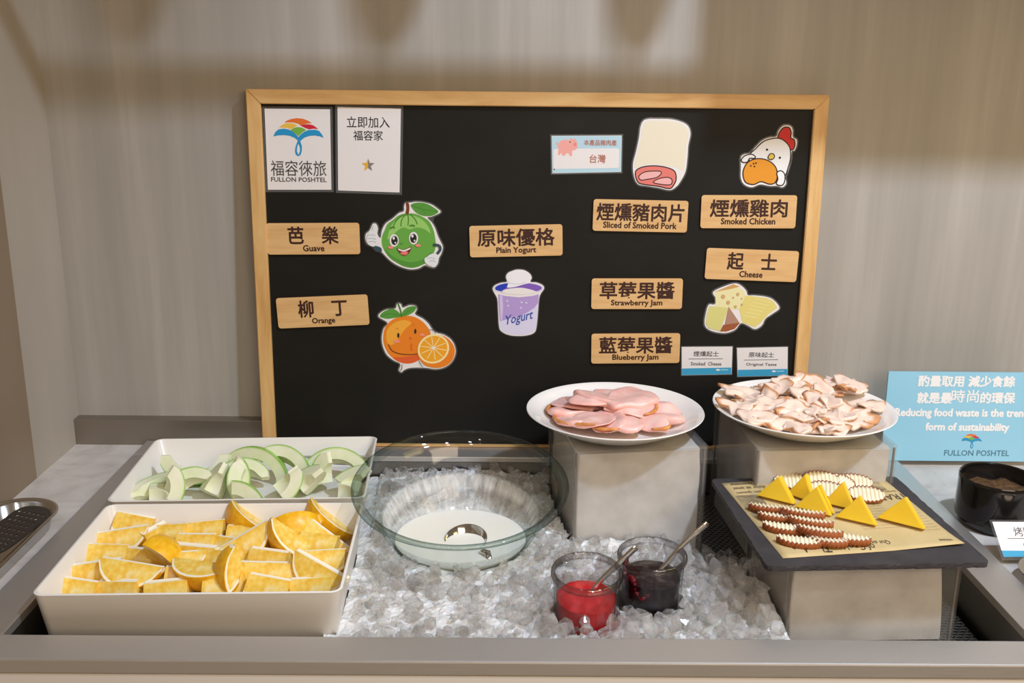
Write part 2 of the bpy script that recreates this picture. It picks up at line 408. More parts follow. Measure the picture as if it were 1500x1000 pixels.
name_plate(938, 316, -0.6, '煙燻豬肉片', 'Sliced of Smoked Pork', 'wooden name plate reading Sliced of Smoked Pork', wpx=138, zw=128, ew=107)
name_plate(1096.5, 310, 0.4, '煙燻雞肉', 'Smoked Chicken', 'wooden name plate reading Smoked Chicken at the upper right of the board', wpx=139, hpx=48, zw=113, ew=79)
name_plate(1101, 388, -1.6, '起　士', 'Cheese', 'wooden name plate reading Cheese near the right side of the frame', zw=73, ew=34)
name_plate(933, 430, 0.5, '草莓果醬', 'Strawberry Jam', 'wooden name plate reading Strawberry Jam', wpx=135, zw=111, ew=76)
name_plate(931, 510, 0.9, '藍莓果醬', 'Blueberry Jam', 'wooden name plate reading Blueberry Jam, lowest on the board', wpx=133, zw=110, ew=69)

class Art:
    """flat printed picture: polygons given in a crop's own coordinates, laid in stacked ink layers"""
    def __init__(s, root, M, ox, oy, sc):
        s.root, s.Mi = root, (BM.inverted() @ M).inverted(); s.t = (ox, oy, sc); s.bm = bmesh.new(); s.mats = []; s.y = -0.0009
    def p(s, q):
        ox, oy, sc = s.t; u, v = bpt(ox+q[0]/sc, oy+q[1]/sc); r = s.Mi @ Vector((u, PANEL_Y-0.0002, v)); return (r.x, r.z)
    def mi(s, m):
        if m not in s.mats: s.mats.append(m)
        return s.mats.index(m)
    def poly(s, pts, m, smooth=True):
        if smooth and len(pts) > 2: pts = spline(pts, 5)
        s.y -= 0.00004; layer(s.bm, [s.p(q) for q in pts], s.y, s.mi(m))
    def stroke(s, pts, wd, m, smooth=True, closed=False):
        if smooth: pts = spline(pts, 5, closed)
        if closed: pts = list(pts)+[pts[0], pts[1]]
        L_, R_ = [], []
        for i, q in enumerate(pts):
            a = pts[max(i-1, 0)]; b = pts[min(i+1, len(pts)-1)]; dx, dy = b[0]-a[0], b[1]-a[1]; n = math.hypot(dx, dy) or 1
            L_.append((q[0]-dy/n*wd/2, q[1]+dx/n*wd/2)); R_.append((q[0]+dy/n*wd/2, q[1]-dx/n*wd/2))
        s.y -= 0.00004; k_ = s.mi(m)
        lv = [s.bm.verts.new((s.p(q)[0], s.y, s.p(q)[1])) for q in L_]; rv = [s.bm.verts.new((s.p(q)[0], s.y, s.p(q)[1])) for q in R_]
        for i in range(len(lv)-1): s.bm.faces.new((lv[i], lv[i+1], rv[i+1], rv[i])).material_index = k_
    def ell(s, x, y, rx, ry, m, rot=0, n=24):
        c_, s_ = cos(radians(rot)), sin(radians(rot))
        s.poly([(x+rx*cos(2*pi*i/n)*c_-ry*sin(2*pi*i/n)*s_, y+rx*cos(2*pi*i/n)*s_+ry*sin(2*pi*i/n)*c_) for i in range(n)], m, False)
    def text(s, body, x, y, w_, h_, m, bold=0.0, rot=0, shear=0):
        k_ = s.mi(m); u, v = s.p((x, y)); f = PXM/s.t[2]; s.y -= 0.00004
        sh = Matrix.Identity(4); sh[0][1] = shear
        bm_text(s.bm, text_mesh(body, w_*f if w_ else None, h_*f if h_ else None),
                Matrix.Translation((u, s.y, v)) @ Matrix.Rotation(-radians(rot), 4, 'Y') @ TXT @ sh, k_, bold)
    def done(s, name='printed_picture'):
        o = obj(name, s.bm, parent=s.root, mats=s.mats); return o
def sheet(root, pts, y0, y1, m, name):
    b_ = bmesh.new(); loft(b_, [[(p[0], y0, p[1]) for p in pts], [(p[0], y1, p[1]) for p in pts]]); fix(b_)
    return obj(name, b_, m, root)
def ink(n, r, g, b): return mat('print_'+n, S(r, g, b), 0.5, spec=0.3)
def grow(pts, k):
    cx = sum(p[0] for p in pts)/len(pts); cy = sum(p[1] for p in pts)/len(pts)
    out = []; N = len(pts)
    area2 = sum(pts[i][0]*pts[(i+1) % N][1]-pts[(i+1) % N][0]*pts[i][1] for i in range(N)); sg = 1 if area2 > 0 else -1
    for i in range(N):
        a, b = pts[i-2], pts[(i+2) % N]; dx, dy = b[0]-a[0], b[1]-a[1]; n = math.hypot(dx, dy) or 1
        out.append((pts[i][0]+sg*dy/n*k, pts[i][1]-sg*dx/n*k))
    return out
def cutout(label, cat, px, py, outline, t, pad=9):
    """laminated picture cut to an outline given in crop coordinates"""
    o, M = on_board('laminated_cutout', label, cat, px, py, 0)
    a = Art(o, M, *t)
    pts = spline(outline, 4)
    sheet(o, [a.p(q) for q in grow(pts, pad*t[2]/4.2)], 0, -0.0004, FILM, 'laminating_film')
    sheet(o, [a.p(q) for q in pts], -0.0004, -0.0008, PAPER, 'paper')
    return a
def card(name, label, cat, corners, film=5, rot=0):
    cx = sum(p[0] for p in corners)/4; cy = sum(p[1] for p in corners)/4
    o, M = on_board(name, label, cat, cx, cy, 0)
    a = Art(o, M, 0, 0, 1)
    g = []
    for q in corners: g.append((q[0]+(film if q[0] > cx else -film), q[1]+(film if q[1] > cy else -film)))
    sheet(o, [a.p(q) for q in g], 0, -0.0004, FILM, 'laminating_film')
    sheet(o, [a.p(q) for q in corners], -0.0004, -0.0008, PAPER, 'paper')
    return a
ORG, YEL, RED, GRN, BLU = ink('orange', 226, 112, 48), ink('yellow', 232, 188, 72), ink('red', 206, 40, 60), ink('green', 118, 176, 66), ink('blue', 40, 146, 196)
def umbrella(a, f):
    """the hotel's umbrella mark; f maps the first card's crop coordinates into the art's own"""
    P = lambda pts: [f(q) for q in pts]
    a.poly(P([(243, 259), (262, 245), (290, 235), (325, 230), (362, 234), (395, 246), (420, 263), (395, 264), (370, 270), (350, 278), (332, 266), (305, 259), (275, 257)]), ORG, False)
    a.poly(P([(210, 292), (228, 274), (252, 264), (285, 262), (310, 268), (328, 278), (308, 288), (285, 301), (262, 293), (236, 290)]), YEL, False)
    a.poly(P([(348, 279), (370, 271), (400, 269), (428, 276), (448, 290), (460, 300), (430, 297), (402, 302), (380, 294)]), RED, False)
    a.poly(P([(283, 308), (302, 293), (328, 287), (356, 291), (384, 306), (362, 318), (345, 334), (334, 345), (316, 328)]), GRN, False)
    a.poly(P([(174, 346), (186, 320), (206, 302), (240, 297), (272, 303), (302, 318), (322, 337), (334, 352), (345, 337), (370, 317), (400, 306), (440, 304), (466, 312), (484, 334), (494, 355), (470, 346), (440, 341), (405, 343), (375, 353), (352, 370), (346, 378), (356, 408), (356, 440), (348, 464), (334, 474), (318, 464), (312, 442), (316, 412), (326, 384), (330, 372), (310, 356), (280, 343), (245, 338), (205, 340)]), BLU, False)
    a.poly(P([(334, 394), (342, 415), (344, 440), (334, 464), (324, 440), (326, 415)]), PAPER, False)
a = card('laminated_card', 'laminated white card with the colourful umbrella mark', 'card', [(387, 159), (483, 160), (485, 278), (392, 278)], 3.5)
fm = lambda q: (360+q[0]/4.347, 120+q[1]/4.347)
umbrella(a, fm)
a.text('福容徠旅', 437, 246.5, 80, 22, GREYINK)
a.text('FULLON POSHTEL', 437.5, 263, 80, 6.3, GREYINK, 0.0001)
a.done()
a = card('laminated_card', 'laminated white card with two lines of Chinese and a small gold star', 'card', [(494, 156.5), (587, 159), (585, 282), (495, 279)], 3.5)
a.text('立即加入', 539, 179, 61, 15.5, BLACKINK, 0.00012)
a.text('福容家', 539, 198.5, 42, 14, BLACKINK, 0.0001)
st = [(539+10*(1 if i % 2 == 0 else 0.42)*sin(pi*i/5), 242-10*(1 if i % 2 == 0 else 0.42)*cos(pi*i/5)) for i in range(10)]
a.poly(st, ink('star_grey', 130, 124, 120), False); a.poly([st[0], (539, 242), st[5], st[6], st[7], st[8], st[9]], ink('star_gold', 228, 172, 52), False)
a.done()

# origin card with a little pink pig
a = card('origin_card', 'pale blue laminated card with a pink pig and brown Chinese text', 'card', [(808, 199), (911, 198.5), (910, 252), (809, 254)], 2)
LB = ink('pale_blue', 182, 212, 222); PK = ink('pig_pink', 238, 168, 158); BR = ink('brown', 178, 112, 92)
a.poly([(808.5, 199.5), (910.5, 199), (909.6, 251.6), (809.4, 253.6)], LB, False)
a.poly([(811, 219), (818, 217.8), (905, 217.4), (907.5, 219), (907, 245), (904, 246), (811, 247.5)], PAPER, False)
a.poly([(817, 213), (822, 206), (829, 204.5), (834, 205.5), (836, 202), (839, 204), (843, 203), (844.5, 207), (846, 211), (845.5, 217), (842, 220), (838.5, 221), (838, 228), (835, 228.6), (833, 225), (829, 225), (828, 227.5), (824, 227.8), (822, 224), (820, 227), (817.5, 226), (818, 219)], PK)
a.stroke([(817, 213), (815, 210), (817, 208.5), (815.5, 211)], 1.0, PK); a.ell(835, 208, 1, 1, BLACKINK); a.ell(842.5, 211.5, 2.2, 2.6, ink('pig_snout', 228, 140, 132))
a.text('本產品豬肉產', 879.5, 209, 47, 8, BR, 0.00012); a.text('台灣', 875.5, 232.5, 23, 12, BR, 0.00015)
a.ell(812, 248, 1, 1, BLACKINK)
a.done()
# the two small cheese cards
for pts, zh, en, lb in (([(999, 508.5), (1073.5, 508), (1072, 548.5), (999, 550)], '煙燻起士', 'Smoked  Cheese', 'small white laminated card reading Smoked Cheese beside the Blueberry Jam plate'),
                        ([(1080, 510), (1154.5, 508.5), (1154, 550.5), (1081, 552)], '原味起士', 'Original Taste', 'small white laminated card reading Original Taste near the frame')):
    a = card('laminated_card', lb, 'card', pts, 1.2)
    cx = (pts[0][0]+pts[1][0])/2; ty = pts[0][1]
    a.poly([(pts[3][0]+0.3, pts[3][1]-10), (pts[2][0]-0.3, pts[2][1]-10), (pts[2][0]-0.2, pts[2][1]-0.3), (pts[3][0]+0.2, pts[3][1]-0.3)], ink('stripe', 62, 158, 196), False)
    a.text(zh, cx-1.5, ty+10, 38, 8, GREYINK, 0.0001); a.text(en, cx-1.5, ty+24.5, 46, 5.5, GREYINK, 0.0001)
    a.stroke([(cx-27, ty+17.5), (cx+23, ty+17)], 0.7, GREYINK, False)
    a.ell(pts[2][0]-20, pts[2][1]-6.5, 3, 1.4, PAPER); a.stroke([(pts[2][0]-16, pts[2][1]-6.5), (pts[2][0]-5, pts[2][1]-6.7)], 1.6, ink('stripe_pale', 150, 206, 226), False)
    a.done()

# guava cutout (crop 370,280 x3.572)
T2 = (370, 280, 3.572)
gv = [(800, 62), (826, 60), (850, 56), (890, 58), (935, 70), (965, 90), (984, 108), (965, 122), (935, 134), (915, 140), (938, 165), (955, 195), (968, 232), (982, 262), (995, 292), (988, 325), (975, 350), (968, 380), (950, 400), (925, 396), (900, 388), (870, 404), (830, 410), (790, 402), (750, 385), (715, 360), (690, 335), (672, 318), (645, 310), (628, 290), (603, 280), (590, 255), (592, 225), (612, 205), (628, 172), (645, 172), (655, 195), (652, 225), (668, 245), (676, 205), (695, 170), (730, 145), (765, 115), (790, 105), (792, 80)]
a = cutout('laminated cutout of a smiling green guava giving a thumbs up', 'picture cutout', 598, 347, gv, T2)
G1, G2, G3, G4 = ink('guava', 104, 166, 68), ink('guava_light', 150, 200, 104), ink('guava_dark', 66, 124, 44), ink('leaf', 88, 150, 60)
a.poly([(690, 205), (705, 172), (735, 150), (762, 128), (795, 118), (830, 116), (862, 122), (895, 138), (925, 160), (945, 200), (955, 245), (958, 290), (945, 330), (925, 360), (900, 380), (865, 396), (830, 402), (790, 394), (755, 376), (720, 352), (692, 318), (676, 280), (676, 240)], G1)
a.poly([(720, 190), (745, 158), (780, 135), (830, 128), (880, 145), (915, 180), (930, 220), (900, 200), (860, 190), (820, 200), (790, 190), (760, 205), (725, 240), (705, 250)], G2)
a.poly([(690, 300), (725, 335), (770, 360), (830, 372), (890, 358), (935, 320), (925, 355), (895, 380), (860, 395), (830, 400), (790, 392), (755, 375), (715, 347)], ink('guava_mid', 84, 146, 56))
for q in ([(800, 122), (780, 150), (775, 185)], [(812, 122), (815, 150), (812, 180)], [(825, 122), (850, 148), (862, 175)], [(790, 122), (755, 150), (735, 185)]): a.stroke(q, 5, G3)
a.poly([(802, 62), (814, 60), (820, 80), (816, 118), (800, 118), (804, 90)], ink('stem', 120, 62, 34))
a.poly([(828, 72), (860, 60), (905, 64), (945, 84), (972, 108), (940, 128), (900, 130), (865, 118), (842, 98)], G4)
a.stroke([(830, 74), (880, 92), (968, 108)], 3, G3); a.stroke([(870, 88), (890, 72)], 2, G3); a.stroke([(890, 96), (905, 118)], 2, G3)
a.ell(740, 258, 24, 33, PAPER); a.ell(842, 246, 24, 33, PAPER); a.ell(742, 258, 17, 24, BLACKINK); a.ell(841, 247, 17, 24, BLACKINK)
a.ell(738, 246, 6, 8, PAPER); a.ell(836, 235, 6, 8, PAPER); a.ell(747, 270, 4, 5, PAPER); a.ell(847, 259, 4, 5, PAPER)
a.stroke([(720, 196), (732, 188), (745, 192)], 7, G3); a.stroke([(822, 182), (836, 178), (848, 184)], 7, G3)
a.ell(722, 294, 14, 8, ink('blush', 236, 138, 128)); a.ell(866, 284, 14, 8, ink('blush', 236, 138, 128)); a.stroke([(772, 272), (780, 276), (786, 270)], 3, G3)
a.poly([(755, 298), (790, 306), (828, 290), (824, 315), (805, 335), (780, 332), (764, 315)], ink('mouth', 122, 38, 34)); a.poly([(762, 301), (790, 308), (824, 295), (822, 304), (792, 316), (766, 309)], PAPER); a.poly([(772, 324), (790, 316), (812, 318), (805, 333), (782, 331)], ink('tongue', 234, 120, 110))
SL = ink('sleeve', 52, 76, 84); GLV = ink('glove', 226, 226, 226); GLS = ink('glove_line', 150, 156, 160)
a.poly([(634, 286), (660, 290), (674, 300), (674, 318), (650, 314), (634, 300)], SL)
a.poly([(600, 240), (610, 212), (625, 205), (632, 178), (645, 178), (650, 200), (645, 225), (656, 250), (650, 275), (632, 290), (608, 280), (597, 262)], GLV)
for q in ([(606, 232), (625, 228), (642, 232)], [(602, 250), (622, 246), (645, 252)], [(606, 266), (625, 262), (645, 268)]): a.stroke(q, 2.4, GLS)
a.stroke([(945, 280), (975, 285), (982, 305), (965, 328)], 14, SL)
a.poly([(930, 330), (955, 325), (972, 340), (970, 362), (960, 392), (945, 396), (920, 386), (902, 372), (900, 352), (915, 342)], GLV)
a.stroke([(915, 352), (935, 348), (955, 355)], 2.4, GLS); a.stroke([(925, 368), (940, 362), (958, 372)], 2.4, GLS)
a.done()

# orange cutout
oc = [(755, 590), (775, 592), (785, 610), (820, 598), (852, 602), (858, 620), (850, 645), (890, 668), (920, 695), (940, 725), (962, 742), (1000, 752), (1035, 775), (1055, 805), (1062, 845), (1045, 890), (1010, 920), (960, 932), (900, 925), (830, 925), (795, 935), (778, 948), (765, 938), (772, 905), (735, 885), (700, 855), (680, 810), (675, 765), (685, 720), (705, 690), (660, 660), (665, 640), (700, 620), (745, 615)]
a = cutout('laminated cutout of a smiling orange holding half an orange', 'picture cutout', 613, 497, oc, T2)
O1, O2, O3 = ink('orange_skin', 232, 130, 34), ink('orange_light', 240, 168, 58), ink('orange_deep', 222, 96, 44)
a.poly([(690, 720), (715, 685), (755, 662), (800, 652), (845, 658), (885, 680), (915, 712), (932, 750), (928, 800), (908, 850), (870, 885), (825, 902), (775, 898), (730, 872), (698, 832), (682, 780)], O1)
a.poly([(705, 725), (740, 690), (790, 675), (830, 690), (800, 720), (770, 760), (740, 800), (710, 800), (698, 765)], O2)
a.poly([(735, 872), (790, 868), (850, 858), (880, 840), (900, 855), (868, 885), (825, 902), (775, 898)], O3)
a.poly([(665, 655), (690, 628), (735, 616), (770, 640), (775, 656), (740, 664), (700, 668)], G4); a.poly([(785, 655), (785, 630), (815, 606), (856, 604), (845, 630), (815, 648)], G4); a.stroke([(672, 655), (720, 642), (772, 652)], 2.5, G3); a.stroke([(788, 648), (820, 626), (850, 608)], 2.5, G3)
a.stroke([(760, 588), (772, 620), (780, 660)], 8, G3)
for x, y in ((762, 755), (851, 734)): a.ell(x, y, 6, 13, BLACKINK)
a.stroke([(750, 722), (756, 718), (762, 722)], 2.5, O3); a.stroke([(832, 700), (840, 697), (846, 702)], 2.5, O3)
a.ell(755, 786, 19, 8, ink('blush2', 240, 146, 120)); a.ell(888, 752, 14, 7, ink('blush2', 240, 146, 120)); a.ell(826, 770, 5, 8, O3)
a.stroke([(710, 802), (730, 835), (775, 852), (830, 855), (868, 850)], 3.4, BLACKINK); a.stroke([(831, 798), (832, 835)], 7, O3, False)
a.poly([(880, 800), (905, 765), (950, 752), (1000, 758), (1040, 790), (1058, 830), (1048, 880), (1015, 912), (960, 925), (905, 912), (878, 885), (862, 845)], O1)
a.ell(946, 825, 84, 76, ink('pith', 246, 224, 160), -25); a.ell(946, 825, 74, 66, ink('pulp', 240, 164, 40), -25)
for i in range(10):
    an = radians(36*i+10); a.stroke([(946, 820), (946+70*cos(an), 822+62*sin(an))], 4, ink('pith', 246, 224, 160), False)
a.ell(946, 820, 9, 8, PAPER); a.stroke([(925, 722), (948, 730), (958, 745)], 2.5, BLACKINK); a.stroke([(782, 905), (780, 930), (770, 942)], 3, BLACKINK); a.stroke([(870, 885), (882, 910), (892, 918)], 3, BLACKINK)
a.done()

# yogurt cup cutout (crop 670,310 x5)
yo = [(440, 425), (490, 430), (530, 455), (545, 485), (535, 515), (580, 520), (625, 540), (635, 565), (612, 600), (598, 640), (590, 740), (580, 840), (565, 885), (520, 905), (450, 912), (380, 905), (325, 880), (305, 840), (298, 720), (292, 640), (270, 595), (258, 565), (275, 540), (320, 522), (362, 515), (355, 480), (370, 450), (410, 432)]
a = cutout('laminated cutout of a purple yogurt cup on the board', 'picture cutout', 760, 445, yo, (670, 310, 5.0), 6)
LV, LV2 = ink('lavender', 178, 152, 206), ink('lavender_pale', 214, 210, 232)
a.poly([(298, 605), (350, 618), (450, 628), (550, 618), (597, 605), (590, 740), (578, 840), (560, 882), (510, 900), (450, 905), (385, 898), (330, 875), (310, 840), (304, 720)], LV2, False)
a.poly([(298, 605), (350, 618), (450, 628), (550, 618), (597, 605), (592, 668), (565, 705), (520, 735), (470, 760), (420, 772), (360, 790), (312, 805), (304, 720)], LV, False)
a.poly([(310, 610), (330, 615), (335, 700), (328, 800), (318, 800), (312, 720)], ink('lavender_shine', 206, 190, 226), False)
a.ell(447, 562, 184, 46, LV2); a.ell(447, 560, 172, 38, ink('cup_violet', 128, 92, 180)); a.poly([(278, 565), (300, 540), (365, 526), (360, 555), (320, 580), (290, 577)], ink('cup_blue', 38, 62, 176))
a.poly([(345, 572), (400, 562), (470, 558), (540, 572), (580, 590), (520, 604), (450, 608), (380, 604), (330, 588)], PAPER)
a.poly([(365, 555), (375, 520), (358, 490), (372, 455), (410, 436), (445, 428), (495, 434), (528, 458), (538, 488), (528, 520), (480, 535), (420, 552)], ink('cream', 236, 234, 236))
a.stroke([(375, 520), (430, 532), (500, 520)], 5, ink('cream_shade', 206, 204, 212))
a.text('Yogurt', 450, 785, 215, 88, ink('script_blue', 64, 84, 166), 0.0002, 14, 0.35)
for x, y in ((365, 655), (372, 690), (470, 665), (505, 668), (465, 705)): a.ell(x, y, 9, 6, LV2, 30)
a.done()

# plain rounded picture of pork slices (crop 790,150 x3.659)
T4 = (790, 150, 3.659)
pg = [(570, 92), (640, 88), (720, 92), (790, 118), (812, 165), (800, 230), (795, 300), (785, 370), (760, 420), (735, 452), (700, 470), (640, 458), (580, 448), (530, 438), (508, 395), (503, 330), (520, 260), (535, 190), (545, 125)]
a = cutout('laminated rounded cream cutout with a picture of pink pork slices', 'picture cutout', 971, 226, pg, T4)
a.poly([(575, 102), (640, 98), (715, 102), (778, 126), (800, 168), (790, 230), (784, 300), (774, 365), (745, 350), (690, 340), (620, 330), (560, 335), (516, 350), (520, 300), (532, 250), (546, 190), (556, 132)], ink('cream_card', 232, 222, 196))
DK = ink('outline', 44, 28, 24)
a.poly([(520, 365), (560, 345), (620, 340), (680, 348), (725, 368), (735, 410), (720, 445), (698, 462), (640, 450), (580, 442), (535, 432), (518, 400)], ink('pork', 224, 122, 112))
a.stroke([(520, 365), (560, 345), (620, 340), (680, 348), (725, 368), (735, 410), (720, 445), (698, 462), (640, 450), (580, 442), (535, 432), (518, 400)], 6, DK, True, True)
PP = ink('pork_pale', 236, 176, 172)
for q in ([(535, 395), (570, 372), (640, 368), (655, 380), (630, 402), (580, 412), (545, 416)], [(612, 428), (645, 408), (690, 402), (712, 415), (705, 440), (660, 440)]):
    a.poly(q, PP); a.stroke(q, 5, DK, True, True)
a.done()

# chicken cutout
ck = [(1082, 295), (1100, 278), (1130, 272), (1160, 240), (1195, 205), (1235, 188), (1272, 182), (1285, 150), (1310, 125), (1345, 125), (1360, 145), (1362, 185), (1382, 200), (1380, 235), (1368, 258), (1355, 262), (1350, 310), (1335, 365), (1322, 400), (1325, 435), (1305, 455), (1275, 448), (1235, 448), (1185, 440), (1140, 455), (1100, 440), (1082, 405), (1082, 350)]
a = cutout('laminated cutout of a white cartoon hen with an orange nugget', 'picture cutout', 1128, 230, ck, T4)
hb = [(1128, 290), (1160, 250), (1200, 212), (1240, 196), (1285, 192), (1320, 210), (1345, 245), (1348, 300), (1335, 350), (1318, 395), (1280, 420), (1200, 420), (1140, 400)]
cb = [(1282, 195), (1290, 160), (1312, 135), (1340, 135), (1352, 160), (1350, 190), (1368, 200), (1372, 230), (1362, 252), (1345, 250), (1325, 215)]
a.poly(cb, ink('comb_red', 206, 46, 40)); a.stroke(cb, 6, DK, True, True)
a.poly(hb, ink('hen_white', 236, 234, 232)); a.stroke(hb, 6, DK, True, True)
nu = [(1095, 365), (1115, 325), (1150, 305), (1195, 302), (1240, 318), (1270, 350), (1278, 395), (1265, 430), (1235, 438), (1190, 425), (1150, 440), (1110, 430), (1095, 400)]
a.poly(nu, ink('nugget', 226, 148, 44)); a.stroke(nu, 6, DK, True, True)
for x, y in ((1135, 340), (1150, 328), (1163, 325), (1155, 343)): a.ell(x, y, 4.5, 4.5, DK)
for wq in ([(1085, 305), (1105, 285), (1140, 278), (1160, 292), (1150, 300), (1128, 300), (1118, 318), (1100, 322), (1088, 318)], [(1275, 378), (1295, 366), (1315, 382), (1318, 415), (1308, 440), (1290, 445), (1272, 435), (1280, 410)]):
    a.poly(wq, ink('hen_white', 236, 234, 232)); a.stroke(wq, 6, DK, True, True)
a.ell(1222, 253, 6, 6, DK); a.ell(1291, 296, 6, 6, DK)
bk = [(1228, 292), (1238, 276), (1256, 276), (1262, 292), (1248, 306), (1230, 302)]
a.poly(bk, ink('beak', 222, 190, 84)); a.stroke(bk, 5, DK, True, True)
a.done()

# cheese cutout (crop 850,340 x4.412)
ch = [(860, 388), (930, 352), (1000, 332), (1040, 345), (1075, 380), (1085, 408), (1130, 410), (1200, 418), (1250, 438), (1290, 490), (1250, 525), (1200, 560), (1175, 605), (1130, 628), (1085, 605), (1040, 590), (1005, 630), (950, 652), (890, 650), (830, 630), (805, 595), (812, 530), (832, 470), (870, 468), (878, 430)]
a = cutout('laminated cutout of several cheese wedges', 'picture cutout', 1086, 452, ch, (850, 340, 4.412), 9)
a.poly([(872, 390), (990, 338), (1068, 385), (1070, 470), (1040, 500), (880, 505)], ink('cheese_pale', 230, 222, 168), False)
a.poly([(868, 388), (990, 337), (1035, 352), (985, 366)], ink('cheese_rind', 204, 158, 96), False)
a.poly([(1070, 410), (1200, 425), (1250, 445), (1275, 490), (1220, 530), (1165, 590), (1130, 615), (1050, 585), (1030, 500)], ink('cheese_slice', 224, 208, 124), False)
for i in range(6): a.stroke([(1060+14*i, 540-22*i), (1150+16*i, 555-20*i)], 4, ink('cheese_line', 238, 226, 156), False)
a.poly([(838, 478), (960, 490), (905, 640), (835, 622), (812, 592), (820, 530)], ink('cheese_green', 214, 208, 130), False)
a.poly([(960, 482), (1030, 585), (1000, 600), (935, 600)], ink('cheese_cut', 176, 134, 112), False); a.poly([(925, 600), (1035, 585), (1000, 625), (945, 642), (905, 642)], ink('cheese_brown', 158, 88, 54), False)
HO = ink('hole', 206, 166, 108)
for x, y, r in ((925, 417, 13), (1020, 402, 10), (990, 423, 6), (958, 455, 12), (1005, 482, 9), (1045, 430, 5), (1046, 468, 7)): a.ell(x, y, r, r*1.05, HO)
a.done()

# ================================================================== TRAYS
def tray(name, label, cx, cy, w_, d_, rot, ztop, zbot):
    o = thing(name, label, 'tray', (cx, cy, zbot), (0, 0, radians(rot)))
    H = ztop-zbot; b_ = bmesh.new()
    R = lambda k, r, z: [(p[0], p[1], z) for p in rrect(w_-2*k, d_-2*k, r)]
    loft(b_, [R(0.013, 0.010, 0), R(0.011, 0.012, 0.002), R(0.0012, 0.012, H-0.002), R(0.0005, 0.012, H-0.0006), R(0.0016, 0.012, H), R(0.0032, 0.010, H), R(0.0042, 0.010, H-0.0012), R(0.0135, 0.009, 0.006), R(0.016, 0.007, 0.004)])
    fix(b_); autosmooth(obj('tray_body', b_, WHITE, o), 40)
    return o
tray('orange_tray', 'white melamine tray full of orange wedges at the front', -0.3305, 1.0407, 0.319, 0.227, 2.0, 0.029, FZ+0.0005)
tray('guava_tray', 'white melamine tray of guava slices behind the orange tray', -0.3450, 1.2822, 0.326, 0.226, 3.2, 0.026, -0.0195)

# ---------------------------------------------------------------- orange wedges
FLESH = mat('orange_flesh', S(246, 206, 96), 0.28, sss=0.25, spec=0.6)
def flesh_nodes(m):
    nt, b, N, L = nodes(m)
    tc = N('TexCoord'); nz = N('TexNoise'); nz.inputs['Scale'].default_value = 110; nz.inputs['Detail'].default_value = 5
    L(tc.outputs['Object'], nz.inputs['Vector'])
    r = N('ValToRGB'); e = r.color_ramp.elements; e[0].position = 0.3; e[0].color = S(238, 186, 60); e[1].position = 0.75; e[1].color = S(251, 228, 150); k_ = e.new(0.5); k_.color = S(246, 206, 92)
    L(nz.outputs['Fac'], r.inputs[0])
    # whitish membrane patches
    n2 = N('TexNoise'); n2.inputs['Scale'].default_value = 38; n2.inputs['Detail'].default_value = 3; L(tc.outputs['Object'], n2.inputs['Vector'])
    r2 = N('ValToRGB'); r2.color_ramp.elements[0].position = 0.60; r2.color_ramp.elements[1].position = 0.74; L(n2.outputs['Fac'], r2.inputs[0])
    mx = N('Mix'); mx.data_type = 'RGBA'; mx.inputs['B'].default_value = S(248, 232, 188); L(r2.outputs[0], mx.inputs['Factor']); L(r.outputs[0], mx.inputs['A'])
    L(mx.outputs['Result'], b.inputs['Base Color'])
    bp = N('Bump'); bp.inputs['Strength'].default_value = 0.25; bp.inputs['Distance'].default_value = 0.001; L(nz.outputs['Fac'], bp.inputs['Height']); L(bp.outputs[0], b.inputs['Normal'])
flesh_nodes(FLESH)
PITH = mat('orange_pith', S(248, 238, 214), 0.6)
PEEL = noise_col(mat('orange_peel', S(240, 170, 24), 0.35), [(0.3, S(238, 168, 16)), (0.7, S(248, 198, 40))], 160, (1, 1, 1), 3, 0.5, 0.5, 0.0006)
def wedge_meshes(R, x0, x1, half, core=0.0066, nx=12, na=8, rind=0.0045, inner=None, tipcut=0.985):
    """a segment of a round fruit: axis along X, core edge up, skin down. Returns (flesh, skin) bmeshes"""
    zs = R*0.5
    fb, sb = bmesh.new(), bmesh.new()
    sect = []
    for i in range(nx+1):
        x = x0+(x1-x0)*i/nx; rho = math.sqrt(max(R*R-(x*tipcut)**2, (0.12*R)**2))
        rf = max(rho-rind, 0.4*rho); rm = rho-min(0.0012, 0.2*rho)
        ri = core if inner is None else max(core, math.sqrt(max((inner*R)**2-x*x*0.85, 0)))
        ri = min(ri, rf*0.9)
        sect.append((x, ri, rf, rm, rho))
    A = lambda x, r, a: (x, r*sin(a), -r*cos(a)+zs)
    angs = [-half+2*half*j/na for j in range(na+1)]
    # flesh: closed ring of section points: inner arc then outer arc back
    rings = [[A(x, ri, q) for q in angs]+[A(x, rf, q) for q in reversed(angs)] for x, ri, rf, rm, rho in sect]
    loft(fb, rings); fix(fb)
    n = len(angs)
    for f in fb.faces:
        f.material_index = 0
        if inner is None and all(abs(math.hypot(v.co.y, v.co.z-zs)) < core*1.15 for v in f.verts): f.material_index = 1
    rings2 = [[A(x, rf, q) for q in angs]+[A(x, rm, angs[-1])]+[A(x, rho, q) for q in reversed(angs)]+[A(x, rm, angs[0])] for x, ri, rf, rm, rho in sect]
    vs = loft(sb, rings2, False, False)
    m_ = len(rings2[0])
    for fi, f in enumerate(sb.faces):
        k_ = fi % m_
        f.material_index = 0 if (n+1 <= k_ < 2*n) or k_ == n or k_ == 2*n else 1   # outer skin strip, thin skin edges
        if k_ in (n-1, m_-1): f.material_index = 1
    for row, flip in ((vs[0], True), (vs[-1], False)):    # end caps: pith band then skin line
        for j in range(n-1):
            q = [row[j], row[j+1], row[2*n-j-1], row[2*n-j]]
            try: sb.faces.new(q).material_index = 1
            except ValueError: pass
    fix(sb)
    return fb, sb
